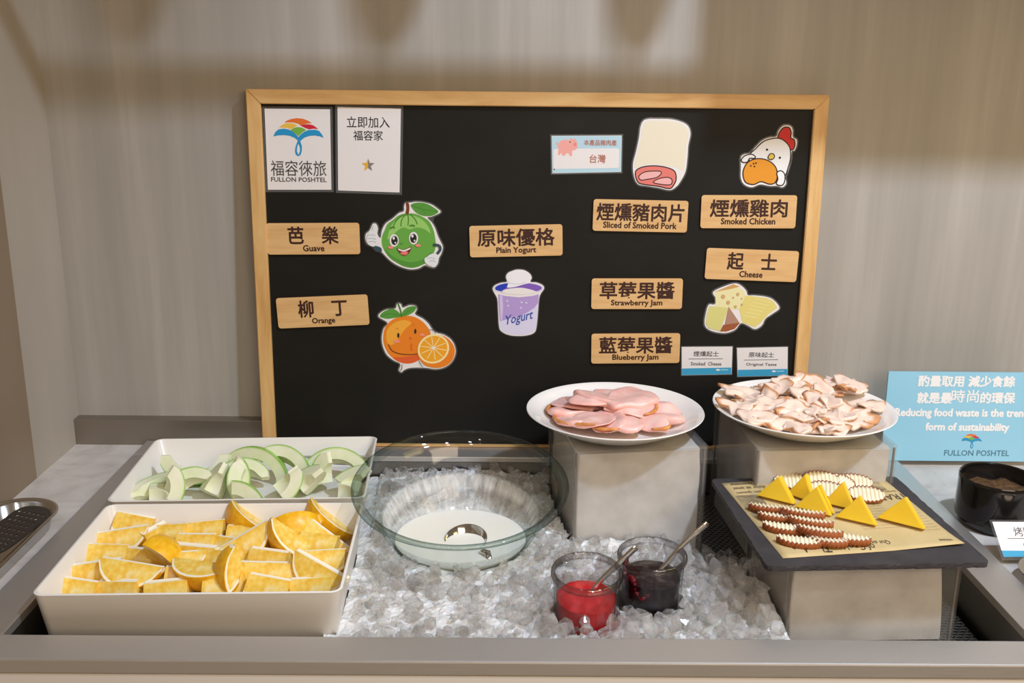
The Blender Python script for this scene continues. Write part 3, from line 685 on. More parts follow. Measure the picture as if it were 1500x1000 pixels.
def make_wedge(name, label, cat, group, R, x0, x1, half, mf, mfx, ms, msx, **kw):
    o = thing(name, label, cat, group=group)
    fb, sb = wedge_meshes(R, x0, x1, half, **kw)
    autosmooth(obj('flesh', fb, parent=o, mats=[mf, mfx]), 40); autosmooth(obj('peel', sb, parent=o, mats=[ms, msx]), 40)
    return o
RO = 0.038
OG = 'orange wedges in the white tray'
ow = dict(
    full=make_wedge('orange_wedge', '', 'orange', OG, RO, -RO*0.96, RO*0.96, radians(30), FLESH, PITH, PEEL, PITH),
    half=make_wedge('orange_wedge', '', 'orange', OG, RO, -0.004, RO*0.93, radians(34), FLESH, PITH, PEEL, PITH),
    mid=make_wedge('orange_wedge', '', 'orange', OG, RO, -0.0235, 0.0235, radians(33), FLESH, PITH, PEEL, PITH))
owused = set()
def place(protos, used, kind, loc, rot, label, group):
    rot = tuple(radians(q) for q in rot)
    if kind not in used:
        used.add(kind); o = protos[kind]; o.location = loc; o.rotation_euler = rot; o['label'] = label; o['group'] = group; return o
    return dup(protos[kind], loc, rot, label, group)
# crop coordinates in the tray close-up -> photograph: 30 + x/2.941, 720 + y/2.941
OW = [
 # x, y, kind, (rx, ry, rz), z, label
 (235, 425, 'mid', (12, 0, 4), -0.004, 'orange chunk in the front row, first from the left end of the tray'),
 (430, 428, 'mid', (20, 0, -6), -0.007, 'orange chunk in the front row, second from the left'),
 (635, 428, 'mid', (16, 0, 2), -0.006, 'orange chunk in the front row, third from the left'),
 (805, 415, 'half', (10, 0, 6), -0.003, 'small orange chunk in the front row, left of the upright half moon'),
 (915, 372, 'full', (-25, 78, 8), 0.004, 'orange wedge standing on end like a half moon in the front row'),
 (1070, 415, 'mid', (14, 0, -2), -0.004, 'orange chunk in the front row, right of the upright half moon'),
 (1260, 418, 'mid', (18, 0, 2), -0.006, 'orange chunk at the right end of the front row'),
 (300, 352, 'full', (-4, -6, 8), 0.001, 'orange wedge at the left end of the second row, peel edge along its base'),
 (475, 352, 'full', (-18, 5, -8), 0.006, 'large orange wedge with thick yellow peel below, left of centre'),
 (640, 372, 'half', (10, 0, 10), -0.004, 'small orange chunk tucked behind the front row near the middle'),
 (775, 350, 'full', (-52, 0, -14), 0.006, 'orange wedge showing its yellow peel to the front, in the middle of the tray'),
 (1080, 352, 'full', (-12, 0, -2), 0.0, 'long orange wedge with a white core right of the upright half moon'),
 (1290, 352, 'full', (-5, 14, -28), 0.006, 'orange wedge sloping down to the right front corner'),
 (1315, 300, 'mid', (10, 0, -10), 0.006, 'orange chunk by the right wall behind the sloping wedge'),
 (375, 275, 'mid', (8, 0, 4), 0.0, 'pale orange chunk by the left wall in the third row'),
 (510, 290, 'mid', (10, 0, -22), -0.002, 'orange chunk just left of the upturned piece of peel'),
 (580, 255, 'half', (170, 10, -20), 0.012, 'orange piece lying peel side up, bright yellow dome'),
 (660, 310, 'half', (8, 0, 5), -0.001, 'small pale orange chunk right below the upturned peel'),
 (725, 265, 'full', (10, 0, -10), 0.0, 'long orange wedge right of the upturned peel'),
 (850, 298, 'mid', (5, 0, -4), -0.001, 'orange chunk behind the peel-front wedge in the middle'),
 (1075, 295, 'mid', (12, 0, -8), 0.002, 'square orange chunk right of centre in the third row'),
 (420, 208, 'full', (-6, -5, 12), 0.003, 'orange wedge with a white peel curve in the fourth row by the left wall'),
 (530, 215, 'half', (30, 0, 60), 0.0, 'small whitish orange end behind the upturned peel'),
 (760, 228, 'mid', (5, 0, -3), 0.001, 'flat fronted orange chunk in the middle of the fourth row'),
 (858, 238, 'half', (0, 0, -30), 0.0, 'small orange chunk left of the big triangular wedge'),
 (965, 232, 'full', (-8, -26, 20), 0.010, 'big triangular orange wedge leaning right of centre'),
 (1165, 222, 'full', (-35, 40, 10), 0.012, 'orange wedge leaning in front of the ring of peel'),
 (1285, 228, 'mid', (0, 0, -14), 0.004, 'orange chunk right of the ring of peel'),
 (495, 142, 'mid', (6, 4, -6), 0.004, 'orange chunk at the left end of the back row'),
 (635, 188, 'mid', (5, 0, -2), 0.0, 'orange chunk second from the left in the back row'),
 (800, 172, 'mid', (5, 0, -8), 0.0, 'orange chunk in the middle of the back row'),
 (905, 190, 'half', (5, 0, 10), 0.0, 'small orange chunk in the back row left of the upright wedge'),
 (990, 140, 'full', (-70, 38, 0), 0.006, 'orange wedge with a round peel edge standing at the back of the tray'),
 (1160, 165, 'full', (-120, -20, 10), 0.012, 'orange wedge whose arched peel forms a ring at the back'),
 (1325, 135, 'full', (-70, 40, -4), 0.006, 'orange wedge standing in the right back corner of the tray'),
 (1295, 205, 'full', (-20, 30, -20), 0.004, 'orange wedge lying along the right wall below the corner wedge'),
]
rj = random.Random(8)
for x, y, kd, rot, z, lb in OW:
    if kd in ('mid', 'half') and rot[0] >= 0 and rot[0] < 60: rot = (rot[0]-22+rj.uniform(-7, 7), rot[1]+rj.uniform(-7, 7), rot[2]+rj.uniform(-11, 11))
    p = W(30+x/2.941, 720+y/2.941, z); place(ow, owused, kd, p, rot, lb, OG)
rnd = random.Random(4)
for i in range(5):
    for j in range(7):
        q = Matrix.Rotation(radians(2), 4, 'Z') @ Vector((-0.122+j*0.0405, -0.080+i*0.0385, 0))
        place(ow, owused, 'mid', (-0.3305+q.x, 1.0407+q.y, -0.0325), (rnd.uniform(-12, 12), 0, rnd.uniform(-25, 25)),
              'orange chunk buried under the top layer of orange wedges', 'orange chunks in the lower layer')

# ---------------------------------------------------------------- guava slices
GF = noise_col(mat('guava_flesh', S(238, 234, 204), 0.35, sss=0.15), [(0.3, S(226, 230, 184)), (0.7, S(243, 240, 214))], 40)
GSK = noise_col(mat('guava_skin', S(140, 190, 84), 0.35), [(0.3, S(126, 180, 70)), (0.7, S(166, 206, 110))], 50)
GGL = noise_col(mat('guava_under_skin', S(196, 218, 138), 0.4), [(0.3, S(186, 212, 124)), (0.7, S(210, 226, 158))], 50)
GG = 'guava slices in the white tray'
kw = dict(core=0.008, rind=0.0026, nx=16, na=5)
gw = dict(
    big=make_wedge('guava_slice', '', 'guava', GG, 0.050, -0.047, 0.047, radians(19), GF, GF, GSK, GGL, inner=0.66, tipcut=0.97, **kw),
    mid=make_wedge('guava_slice', '', 'guava', GG, 0.040, -0.037, 0.037, radians(24), GF, GF, GSK, GGL, inner=0.62, tipcut=0.97, **kw),
    half=make_wedge('guava_slice', '', 'guava', GG, 0.042, -0.002, 0.039, radians(24), GF, GF, GSK, GGL, inner=0.55, tipcut=0.97, **kw))
gused = set()
GW = [
 (510, 222, 'big', (-12, 0, 4), -0.020, 'long guava crescent lying ends up at the left back of the tray'),
 (845, 215, 'big', (150, 22, -12), -0.012, 'guava slice arching over its neighbours in the middle of the tray'),
 (985, 222, 'big', (125, 25, -28), -0.022, 'pale guava slice behind the arching middle one'),
 (1225, 215, 'big', (140, -4, 2), -0.012, 'large guava arch at the right back of the tray'),
 (750, 258, 'mid', (120, -5, 6), -0.028, 'pale guava slice lying under the arching middle one'),
 (322, 320, 'mid', (70, -12, 22), -0.028, 'guava slice at the far left with its green skin up'),
 (280, 372, 'half', (70, 0, 10), -0.040, 'low guava piece at the left front corner'),
 (352, 365, 'half', (0, -50, 40), -0.034, 'small pale guava tip near the left front corner'),
 (460, 320, 'mid', (120, -30, 24), -0.030, 'curved pale guava slice left of centre near the front'),
 (592, 345, 'half', (40, -45, 60), -0.030, 'short green skinned guava wedge in the front row left of centre'),
 (700, 312, 'half', (10, -60, 20), -0.024, 'pale guava wedge leaning upright in the middle of the front row'),
 (770, 338, 'half', (30, -50, 150), -0.030, 'guava wedge with green skin on its right side in the middle front'),
 (710, 374, 'half', (140, 0, 0), -0.040, 'low pale guava piece behind the middle of the front lip'),
 (930, 335, 'half', (30, -30, 30), -0.030, 'pale guava wedge right of centre in the front row'),
 (1045, 322, 'half', (70, -35, 20), -0.026, 'broad green skinned guava wedge right of centre in the front row'),
 (1185, 295, 'half', (20, -65, 120), -0.022, 'tall pale guava wedge standing under the right arch'),
 (1245, 345, 'half', (75, 0, -5), -0.038, 'low green guava piece by the front lip at the right'),
 (1280, 325, 'half', (70, -30, 35), -0.032, 'green skinned guava piece at the right end by the glass bowl'),
]
for x, y, kd, rot, z, lb in GW:
    z = {'big': 0.0095, 'mid': 0.006, 'half': 0.004}[kd]-(0.004 if z <= -0.038 else 0); p = W(140+x/3.488, 620+y/3.488, z); place(gw, gused, kd, p, rot, lb, GG)

# ================================================================== RISERS, PLATES, SLATE
FROST = noise_col(mat('frost', S(214, 207, 200), 0.7, spec=0.3), [(0.28, S(196, 189, 182)), (0.5, S(214, 207, 200)), (0.72, S(226, 220, 214))], 24, (1, 1, 1), 5, 0.6, 0.3, 0.002)
SEAM = mat('acrylic_seam', S(118, 110, 102), 0.25)
def riser(label, cx, cy, w_, d_, ztop, rot, inset=0.006, seed=1, droop=0.0):
    o = thing('acrylic_riser', label, 'riser', (cx, cy, FZ+0.0003), (0, 0, radians(rot)), None)
    H = ztop-FZ-0.0005; t_ = 0.004; b_ = bmesh.new()
    bx(b_, -w_/2, w_/2, -d_/2, -d_/2+t_, 0, H-t_); bx(b_, -w_/2, w_/2, d_/2-t_, d_/2, 0, H-t_)
    bx(b_, -w_/2, -w_/2+t_, -d_/2+t_, d_/2-t_, 0, H-t_); bx(b_, w_/2-t_, w_/2, -d_/2+t_, d_/2-t_, 0, H-t_); bx(b_, -w_/2, w_/2, -d_/2, d_/2, H-t_, H)
    obj('acrylic_box', b_, ACRYL, o)
    for sx_ in (-1, 1):
        for sy_ in (-1, 1):
            b_ = bmesh.new(); xx, yy = sx_*(w_/2-t_), sy_*(d_/2-t_)
            bx(b_, min(xx, xx+sx_*0.0022), max(xx, xx+sx_*0.0022), min(yy, yy+sy_*0.0022), max(yy, yy+sy_*0.0022), 0.001, H-t_-0.0005); obj('corner_seam', b_, SEAM, o)
    b_ = bmesh.new(); n = 26
    # a frosted block of ice just inside the panels, its upper edges melted back
    rings = []
    for k_ in range(n+1):
        f = k_/n; z = 0.002+f*(H-t_-0.005); r_ = []
        for p in rrect(w_-2*t_-0.002, d_-2*t_-0.002, 0.003, 4):
            sh = 1-inset/w_*2 if droop == 0 else 1
            nz = noise.noise(Vector((p[0]*40+seed, p[1]*40, z*30)))
            m_ = 0.004*max(0, nz)+0.0005
            if droop and p[0] > 0: m_ += droop*(0.35+0.65*f**1.5)*(p[0]/(w_/2))
            q = Vector((p[0], p[1])); L_ = q.length
            x_ = p[0]*(1-m_/(w_/2)); y_ = p[1]*(1-0.0005/(d_/2))
            r_.append((x_, y_, z))
        rings.append(r_)
    loft(b_, rings); fix(b_)
    autosmooth(obj('ice_fill', b_, FROST, o), 50)
    return o
riser('frosted acrylic riser box under the plate of ham', 0.162, 1.270, 0.174, 0.178, 0.095, 8, seed=1)
riser('frosted acrylic riser box under the plate of chicken', 0.398, 1.262, 0.181, 0.190, 0.105, 4, seed=5)
riser('frosted acrylic riser box under the slate cheese board', 0.4015, 1.0600, 0.190, 0.165, 0.046, 2.2, seed=9, droop=0.016)

def plate(name, label, cx, cy, z):
    o = obj(name, bmesh.new(), None); tag(o, label, 'plate'); o.location = (cx, cy, z); b_ = bmesh.new()
    lathe(b_, [(0, 0.0015), (0.066, 0.0015), (0.069, 0), (0.073, 0), (0.076, 0.002), (0.094, 0.010), (0.110, 0.019), (0.1165, 0.0228), (0.1182, 0.0242), (0.1176, 0.0252), (0.1155, 0.0250), (0.108, 0.0212), (0.092, 0.013), (0.076, 0.0068), (0.060, 0.0050), (0, 0.0045)], 96)
    fix(b_); b_.to_mesh(o.data); b_.free(); o.data.materials.append(PORC); autosmooth(o, 60); return o
PL1 = (0.1475, 1.262, 0.0955); PL2 = (0.396, 1.252, 0.1055)
plate('ham_plate', 'round white plate of folded ham slices', *PL1)
plate('chicken_plate', 'round white plate heaped with torn smoked chicken', *PL2)

# ---------------------------------------------------------------- ham
HAM = mat('ham', S(240, 186, 176), 0.32, sss=0.2, spec=0.55)
noise_col(HAM, [(0.25, S(232, 166, 156)), (0.5, S(240, 188, 176)), (0.78, S(247, 212, 200))], 38, (1, 1, 1), 6, 0.6, 0.12, 0.0008)
RIND = noise_col(mat('ham_rind', S(214, 138, 66), 0.5), [(0.3, S(196, 116, 52)), (0.7, S(228, 158, 86))], 120)
HG = 'folded ham slices on the plate'
def ham_slice(label, ang, r0, r1, wid, hgt, base, rind=False, fold=1.0, seed=0, flat=0.0):
    """one thin slice folded over on itself, pointing outward from the plate centre at angle ang"""
    o = thing('ham_slice', label, 'ham', (PL1[0]+r0*cos(radians(ang)), PL1[1]+r0*sin(radians(ang)), PL1[2]+base+0.003*(seed % 2)), (radians(11 if seed % 2 else 4), radians(-3), radians(ang)), HG)
    L_ = r1-r0; nu, nv = 16, 24; b_ = bmesh.new()
    def P(u, th):
        f = min(1, u/0.55); f = f*f*(3-2*f); end = math.sqrt(max(0.0, 1-((u-0.70)/0.30)**2)) if u > 0.70 else 1.0
        w_ = wid/2*(0.42+0.58*f)*(0.12+0.88*end); h_ = hgt*(0.55+0.45*f)*(0.25+0.75*end)
        nz = noise.noise(Vector((u*L_*45+seed*7, w_*cos(th)*45, sin(th)*0.6+seed)))
        fs = -cos(th) if seed % 2 else cos(th)                 # thick on the folded side, thin at the open edge
        t_ = (0.0030+h_*(0.10+0.90*(0.5+0.5*fs)**1.3))*(0.35+0.65*end)
        z = t_*0.5*(1+math.copysign(abs(sin(th))**0.55, sin(th)))
        return Vector((u*L_, w_*cos(th), max(0, z)+0.0036*nz+0.006*(1-u)+0.010*max(0, u-0.70)))
    grid = [[b_.verts.new(P(i/nu, 2*pi*j/nv)) for j in range(nv)] for i in range(nu+1)]
    for i in range(nu):
        for j in range(nv): b_.faces.new((grid[i][j], grid[i+1][j], grid[i+1][(j+1) % nv], grid[i][(j+1) % nv]))
    b_.faces.new(grid[0][::-1]); b_.faces.new(grid[-1])
    fix(b_); obj('meat', b_, HAM, o, smooth=True)
    if rind:
        b_ = bmesh.new(); pts = []
        for k_ in range(13):
            t_ = radians(-80+k_*10); u = 0.70+0.29*cos(t_); yy = wid/2*sin(t_)*0.98
            pts.append(Vector((u*L_+0.0004, yy, 0.0025+hgt*0.2+0.010*max(0, u-0.70)+0.006*(1-u))))
        tube(b_, pts, [0.0012+0.0016*sin(pi*q/12) for q in range(13)], 8, 0.8); fix(b_); obj('rind', b_, RIND, o, smooth=True)
    return o
HS = [
 # label, angle, r0, r1, width, height, base, rind
 ('ham slice pointing to the far left rim, brown edge at its tip', 168, 0.030, 0.092, 0.060, 0.010, 0.008, True),
 ('ham slice at the left behind the brown edged one', 148, 0.030, 0.094, 0.055, 0.010, 0.008, False),
 ('ham slice with a brown rind along the left front', 205, 0.018, 0.086, 0.062, 0.010, 0.009, True),
 ('ham slice with orange brown rind in the front, left of centre', 232, 0.012, 0.078, 0.060, 0.011, 0.010, True),
 ('folded ham slice at the front centre', 258, 0.010, 0.074, 0.046, 0.014, 0.010, True),
 ('pointed ham slice at the front right of centre', 285, 0.014, 0.074, 0.042, 0.013, 0.009, False),
 ('rolled ham slice at the front right with a browned end', 318, 0.018, 0.086, 0.028, 0.015, 0.008, True),
 ('long rolled ham slice at the right', 345, 0.024, 0.094, 0.028, 0.015, 0.007, False),
 ('rolled ham slice at the right behind the long roll', 8, 0.030, 0.094, 0.032, 0.015, 0.007, False),
 ('rounded ham roll at the right back', 28, 0.036, 0.092, 0.032, 0.015, 0.007, False),
 ('ham slice at the back right under the big fold', 55, 0.030, 0.092, 0.052, 0.011, 0.008, False),
 ('ham slice at the back centre', 88, 0.028, 0.094, 0.056, 0.011, 0.008, False),
 ('ham slice at the back left', 122, 0.026, 0.092, 0.056, 0.011, 0.008, False),
]
for i, h_ in enumerate(HS): ham_slice(h_[0], *h_[1:7], rind=h_[7], seed=i)
ham_slice('large ham slice fanned on top to the back right', 38, -0.014, 0.066, 0.066, 0.015, 0.021, False, seed=21)
ham_slice('large ham slice fanned on top to the back left', 128, -0.014, 0.070, 0.056, 0.015, 0.021, False, seed=22)
ham_slice('narrow rolled ham slice on top pointing left', 172, -0.014, 0.064, 0.030, 0.014, 0.021, False, seed=23)
ham_slice('ham slice on top with a brown rind edge to the right', 352, -0.014, 0.056, 0.050, 0.011, 0.019, True, seed=24)

# ---------------------------------------------------------------- chicken
CHK = edge_col(mat('smoked_chicken', S(238, 204, 186), 0.4, sss=0.15, spec=0.5), 'edge', S(240, 212, 192), S(204, 146, 98), 0.62, 1.4, 70, 0.62)
CG = 'torn smoked chicken pieces on the plate'
def chicken_mesh(seed, L_=0.042, wd=0.028, bend=0.5, skin=0.5):
    r = random.Random(seed); b_ = bmesh.new(); lay = b_.verts.layers.float.new('edge')
    n, m_ = 20, 6; rows = []; ph = [r.uniform(0, 6.28) for _ in range(5)]; am = [r.uniform(0.04, 0.14) for _ in range(5)]
    sk = r.uniform(0, 6.28)
    for top in (1, 0):
        ring = [[None]*n for _ in range(m_+1)]
        for k_ in range(m_+1):
            f = k_/m_
            for j in range(n):
                a_ = 2*pi*j/n; rr = 1+sum(am[q]*math.sin((q+2)*a_+ph[q]) for q in range(5))
                x = L_/2*f*rr*cos(a_); y = wd/2*f*rr*sin(a_)
                z = bend*9*x*x-bend*10*y*y+0.0040*noise.noise(Vector((x*90+seed, y*90, 0)))
                th = 0.0016+0.0014*(1-f)
                ring[k_][j] = (x, y, z+(th if top else -th), f, cos(a_-sk))
        rows.append(ring)
    V = []
    for ring in rows:
        vv = []
        for k_ in range(m_+1):
            if k_ == 0:
                q = ring[0][0]; v = b_.verts.new(q[:3]); v[lay] = 0.0; vv.append([v]); continue
            row = []
            for q in ring[k_]:
                v = b_.verts.new(q[:3]); e_ = q[3]**4*(0.05+(0.5+skin)*max(0, q[4]))+0.25*max(0, noise.noise(Vector((q[0]*60+seed*3, q[1]*60, 5)))); v[lay] = e_; row.append(v)
            vv.append(row)
        V.append(vv)
    for t_, vv in enumerate(V):
        for k_ in range(m_):
            for j in range(n):
                j2 = (j+1) % n
                if k_ == 0: q = (vv[0][0], vv[1][j], vv[1][j2])
                else: q = (vv[k_][j], vv[k_+1][j], vv[k_+1][j2], vv[k_][j2])
                b_.faces.new(q if t_ == 0 else q[::-1])
    for j in range(n):
        j2 = (j+1) % n; b_.faces.new((V[0][m_][j], V[1][m_][j], V[1][m_][j2], V[0][m_][j2]))
    fix(b_); return b_
cvar = []
for s_ in range(9):
    me = bpy.data.meshes.new('chicken_piece'); b_ = chicken_mesh(s_+3, 0.042+0.005*(s_ % 4), 0.028+0.004*(s_ % 3), 0.3+0.35*(s_ % 3), 0.3+0.25*(s_ % 3)); b_.to_mesh(me); b_.free()
    me.materials.append(CHK)
    for p in me.polygons: p.use_smooth = True
    cvar.append(me)
def chicken(loc, rot, v, label):
    r_ = math.hypot(loc[0]-PL2[0], loc[1]-PL2[1]); loc = Vector(loc); loc.z = max(loc.z, PL2[2]+0.0155+max(0, r_-0.066)*0.5); k_ = 0.45 if r_ > 0.062 else 0.8; rot = (rot[0]*k_, rot[1]*k_, rot[2])
    o = bpy.data.objects.new('chicken_piece', cvar[v % 9]); C.objects.link(o); o.location = loc; o.rotation_euler = rot
    return tag(o, label, 'chicken', CG)
# the pieces one can pick out (crop 1030,540 x5): x, y, height above the plate, mesh, tilt, turn, label
CK = [
 (1125, 350, 0.020, 2, (22, -8, 10), 'smooth broad chicken slice at the right of the heap'),
 (1225, 350, 0.012, 4, (15, 10, 40), 'chicken scrap sticking out at the far right of the heap'),
 (735, 430, 0.016, 6, (38, 0, 0), 'pale broad chicken slice at the front centre of the plate'),
 (540, 385, 0.020, 1, (30, -10, 15), 'pale chicken slice with a dark speck, front left of centre'),
 (935, 475, 0.010, 8, (20, 0, 10), 'flat chicken slice at the front rim right of centre'),
 (390, 420, 0.011, 3, (22, 0, -18), 'chicken slice with a tan edge at the left front rim'),
 (250, 345, 0.014, 5, (12, 0, -10), 'tan skinned chicken strip at the left of the heap'),
 (255, 175, 0.026, 7, (40, 20, 20), 'brown skinned chicken piece at the left back of the heap'),
 (330, 260, 0.024, 0, (30, -5, -35), 'tan chicken slice at the left below the brown skinned piece'),
 (800, 115, 0.038, 7, (50, 12, -25), 'golden brown chicken skin on the top of the heap'),
 (950, 175, 0.020, 6, (30, 12, -20), 'long pale chicken slice at the right back with a brown edge'),
 (1070, 215, 0.015, 3, (30, 25, -50), 'brown edged chicken strip sloping down at the right back'),
 (640, 110, 0.038, 2, (35, -10, 10), 'pale chicken slice on the top of the heap left of the golden skin'),
 (540, 130, 0.036, 4, (25, -20, -10), 'pale torn chicken at the back of the heap'),
 (740, 190, 0.034, 8, (40, 0, 30), 'upright torn chicken slice in the middle of the heap'),
 (660, 290, 0.030, 0, (45, 0, 2), 'long pale chicken slice lying across the middle of the heap'),
 (690, 340, 0.024, 5, (35, 0, -8), 'tan edged chicken strip under the long slice in the middle'),
 (860, 240, 0.032, 1, (40, 0, -40), 'pink chicken shred right of the middle of the heap'),
 (970, 270, 0.028, 4, (30, 15, 10), 'pale crumpled chicken right of the middle of the heap'),
 (880, 400, 0.018, 2, (30, 10, -25), 'torn chicken piece between the front centre and the smooth slice'),
 (1090, 420, 0.013, 0, (18, 0, -10), 'tan edged chicken piece at the right front'),
 (480, 270, 0.028, 6, (40, -15, 5), 'pink torn chicken left of the middle of the heap'),
]
for x, y, z, v, rot, lb in CK:
    p = W(1030+x/5, 540+y/5, PL2[2]+z); chicken(p, tuple(radians(q) for q in rot), v, lb)
for q_, (x, y, z, v) in enumerate(((945, 212, 0.014, 3), (1005, 222, 0.012, 5), (890, 195, 0.018, 1), (1060, 245, 0.010, 8), (960, 190, 0.016, 4))):
    p = W(1030+x/5, 540+y/5, PL2[2]+z); chicken(p, (0.1, -0.1, q_*1.3), v, 'small torn scrap of smoked chicken filling the heap')
rnd = random.Random(11)
for i in range(54):
    a_ = rnd.uniform(0, 2*pi); r_ = 0.074*math.sqrt(rnd.random()); hz = 0.014+0.018*(1-(r_/0.085)**2)*rnd.uniform(0.3, 1.0)
    chicken((PL2[0]-0.008+r_*cos(a_)*1.05, PL2[1]+r_*sin(a_)*0.95, PL2[2]+hz), (rnd.uniform(-0.35, 0.5), rnd.uniform(-0.35, 0.35), rnd.uniform(0, 6.28)), rnd.randrange(9),
            'small torn scrap of smoked chicken filling the heap')

# ---------------------------------------------------------------- slate and cheese
SLATE = noise_col(mat('slate', S(62, 58, 60), 0.6, spec=0.3), [(0.3, S(54, 51, 53)), (0.7, S(70, 66, 67))], 30, (1, 1, 1), 6, 0.6, 0.25, 0.001)
SX, SY, SZ, SW, SD, SR = 0.3925, 1.0745, 0.0465, 0.243, 0.236, 3.0
sl = bmesh.new(); base = rrect(SW, SD, 0.006, 2); dense = []
for i, p in enumerate(base):
    q = base[(i+1) % len(base)]; n = max(1, int(math.hypot(q[0]-p[0], q[1]-p[1])/0.0035))
    for k_ in range(n): dense.append((p[0]+(q[0]-p[0])*k_/n, p[1]+(q[1]-p[1])*k_/n))
def chip(z, amp, seed):
    out = []
    for p in dense:
        m_ = 1-amp*abs(noise.noise(Vector((p[0]*120+seed, p[1]*120, z*200))))/0.12; out.append((p[0]*m_, p[1]*m_, z))
    return out
loft(sl, [chip(0.0, 0.0022, 3), chip(0.002, 0.0010, 5), chip(0.0042, 0.0010, 8), chip(0.0062, 0.0020, 11)]); fix(sl)
o = obj('slate_board', sl, SLATE, loc=(SX, SY, SZ)); o.rotation_euler = (0, 0, radians(SR)); tag(o, 'dark slate board with chipped edges holding the cheese', 'board')
PZ = SZ+0.0062
KRAFT = noise_col(mat('kraft_paper', S(214, 190, 136), 0.7), [(0.3, S(196, 170, 116)), (0.7, S(211, 188, 138))], 18)
PRINT = mat('newsprint_ink', S(78, 66, 48), 0.7); PRINTP = noise_col(mat('newsprint_photo', S(140, 124, 92), 0.7), [(0.3, S(98, 86, 66)), (0.5, S(150, 134, 100)), (0.7, S(192, 172, 128))], 60, (1, 1, 1), 3)
PALE = mat('newsprint_pale_ink', S(176, 152, 106), 0.7)
cor = [W(1057, 708, PZ), W(1284, 693, PZ), W(1413, 796, PZ+0.003), W(1147, 818, PZ)]   # back left, back right, front right, front left
def PP_(u, v, dz=0.0):
    p = cor[0].lerp(cor[1], u).lerp(cor[3].lerp(cor[2], u), v)
    lift = 0.0006+0.003*max(0, (u-0.6)/0.4)*max(0, (v-0.75)/0.25)**2
    return Vector((p.x, p.y, PZ+lift+dz))
pp = thing('newsprint_sheet', 'tan newsprint sheet under the cheese on the slate', 'paper', (SX, SY, PZ))
off = Vector((SX, SY, PZ))
b_ = bmesh.new(); n = 20; g = [[b_.verts.new(PP_(i/n, j/n)-off) for j in range(n+1)] for i in range(n+1)]
for i in range(n):
    for j in range(n): b_.faces.new((g[i][j], g[i][j+1], g[i+1][j+1], g[i+1][j]))
fix(b_); s = obj('sheet', b_, KRAFT, pp, smooth=True); md = s.modifiers.new('thickness', 'SOLIDIFY'); md.thickness = 0.0003; md.offset = -1
b_ = bmesh.new()
def ptext(body, u, v, w_, h_, rot, mi=0):
    """printed line centred at sheet coordinates u, v (v runs to the front); w_ in sheet widths"""
    me = text_mesh(body, w_, h_); c_, s_ = cos(radians(rot)), sin(radians(rot)); vs = []
    for q in me.vertices: vs.append(b_.verts.new(PP_(u+(q.co.x*c_-q.co.y*s_), v-(q.co.x*s_+q.co.y*c_), 0.0004)-off))
    for p in me.polygons:
        try: b_.faces.new([vs[i] for i in p.vertices]).material_index = mi
        except ValueError: pass
    bpy.data.meshes.remove(me)
def pblock(u0, v0, u1, v1, mi, rot=0):
    n = 6; vs = [[b_.verts.new(PP_(u0+(u1-u0)*i/n, v0+(v1-v0)*j/n, 0.0003)-off) for j in range(n+1)] for i in range(n+1)]
    for i in range(n):
        for j in range(n): b_.faces.new((vs[i][j], vs[i][j+1], vs[i+1][j+1], vs[i+1][j])).material_index = mi
pblock(0.55, 0.02, 0.94, 0.26, 1); pblock(0.02, 0.20, 0.16, 0.50, 1)
ptext('TRADE', 0.90, 0.36, 0.22, 0.075, 180); ptext('lorem & ipsum', 0.90, 0.28, 0.16, 0.03, 180)
for k_, q in enumerate(('elit consectetur', 'dolor sit amet', 'lorem ipsum')): ptext(q, 0.14, 0.04+0.06*k_, 0.2, 0.045, 180)
ptext('Integer, aliquet, diam ac', 0.40, 0.50, 0.46, 0.05, 174); ptext('The Art', 0.19, 0.90, 0.20, 0.13, 172); ptext('of Cooking', 0.42, 0.92, 0.22, 0.10, 172)
ptext('quam nec', 0.20, 0.73, 0.15, 0.045, 140); ptext('Qui sit', 0.58, 0.90, 0.10, 0.05, 172); ptext('vitae', 0.93, 0.94, 0.07, 0.03, 172)
for k_ in range(9):
    ptext('nam libero tempore cum soluta nobis', 0.68, 0.46+0.035*k_, 0.24, 0.014, 180, 2); ptext('eligendi optio cumque nihil', 0.90, 0.52+0.035*k_, 0.15, 0.014, 180, 2)
fix(b_); obj('print', b_, parent=pp, mats=[PRINT, PRINTP, PALE])

CHEESE = noise_col(mat('yellow_cheese', S(244, 204, 50), 0.38, sss=0.15), [(0.3, S(240, 196, 42)), (0.7, S(247, 212, 64))], 20)
YG = 'yellow cheese triangles on the newsprint'
def tri_mesh(w_, h_, t_):
    b_ = bmesh.new(); v = [[b_.verts.new((x, y, z)) for x, z in ((-w_/2, 0), (w_/2, 0), (0.0, h_))] for y in (-t_/2, t_/2)]
    b_.faces.new(v[0]); b_.faces.new(v[1][::-1])
    for k_ in range(3): b_.faces.new((v[0][k_], v[0][(k_+1) % 3], v[1][(k_+1) % 3], v[1][k_]))
    fix(b_); bmesh.ops.bevel(b_, geom=b_.edges[:], offset=0.0008, segments=2, affect='EDGES'); return b_
def crop7(x, y, z): return W(1030+x/3.488, 680+y/3.488, z)
def cheese(lx, ly, rx, ry, h_, t_, lean, label):
    a_, b2 = crop7(lx, ly, PZ+0.0016), crop7(rx, ry, PZ+0.0016); d = b2-a_; ang = math.atan2(d.y, d.x); mid = (a_+b2)/2
    o = obj('cheese_triangle', tri_mesh(d.length, h_, t_), CHEESE); tag(o, label, 'cheese', YG)
    nrm = Vector((-sin(ang), cos(ang), 0)); o.location = mid+nrm*(t_/2); o.location.z = PZ+0.0016+sin(radians(lean))*t_/2
    o.rotation_euler = (radians(-lean), 0, ang); return o
cheese(270, 170, 462, 218, 0.029, 0.013, 14, 'yellow cheese triangle at the left end of the row')
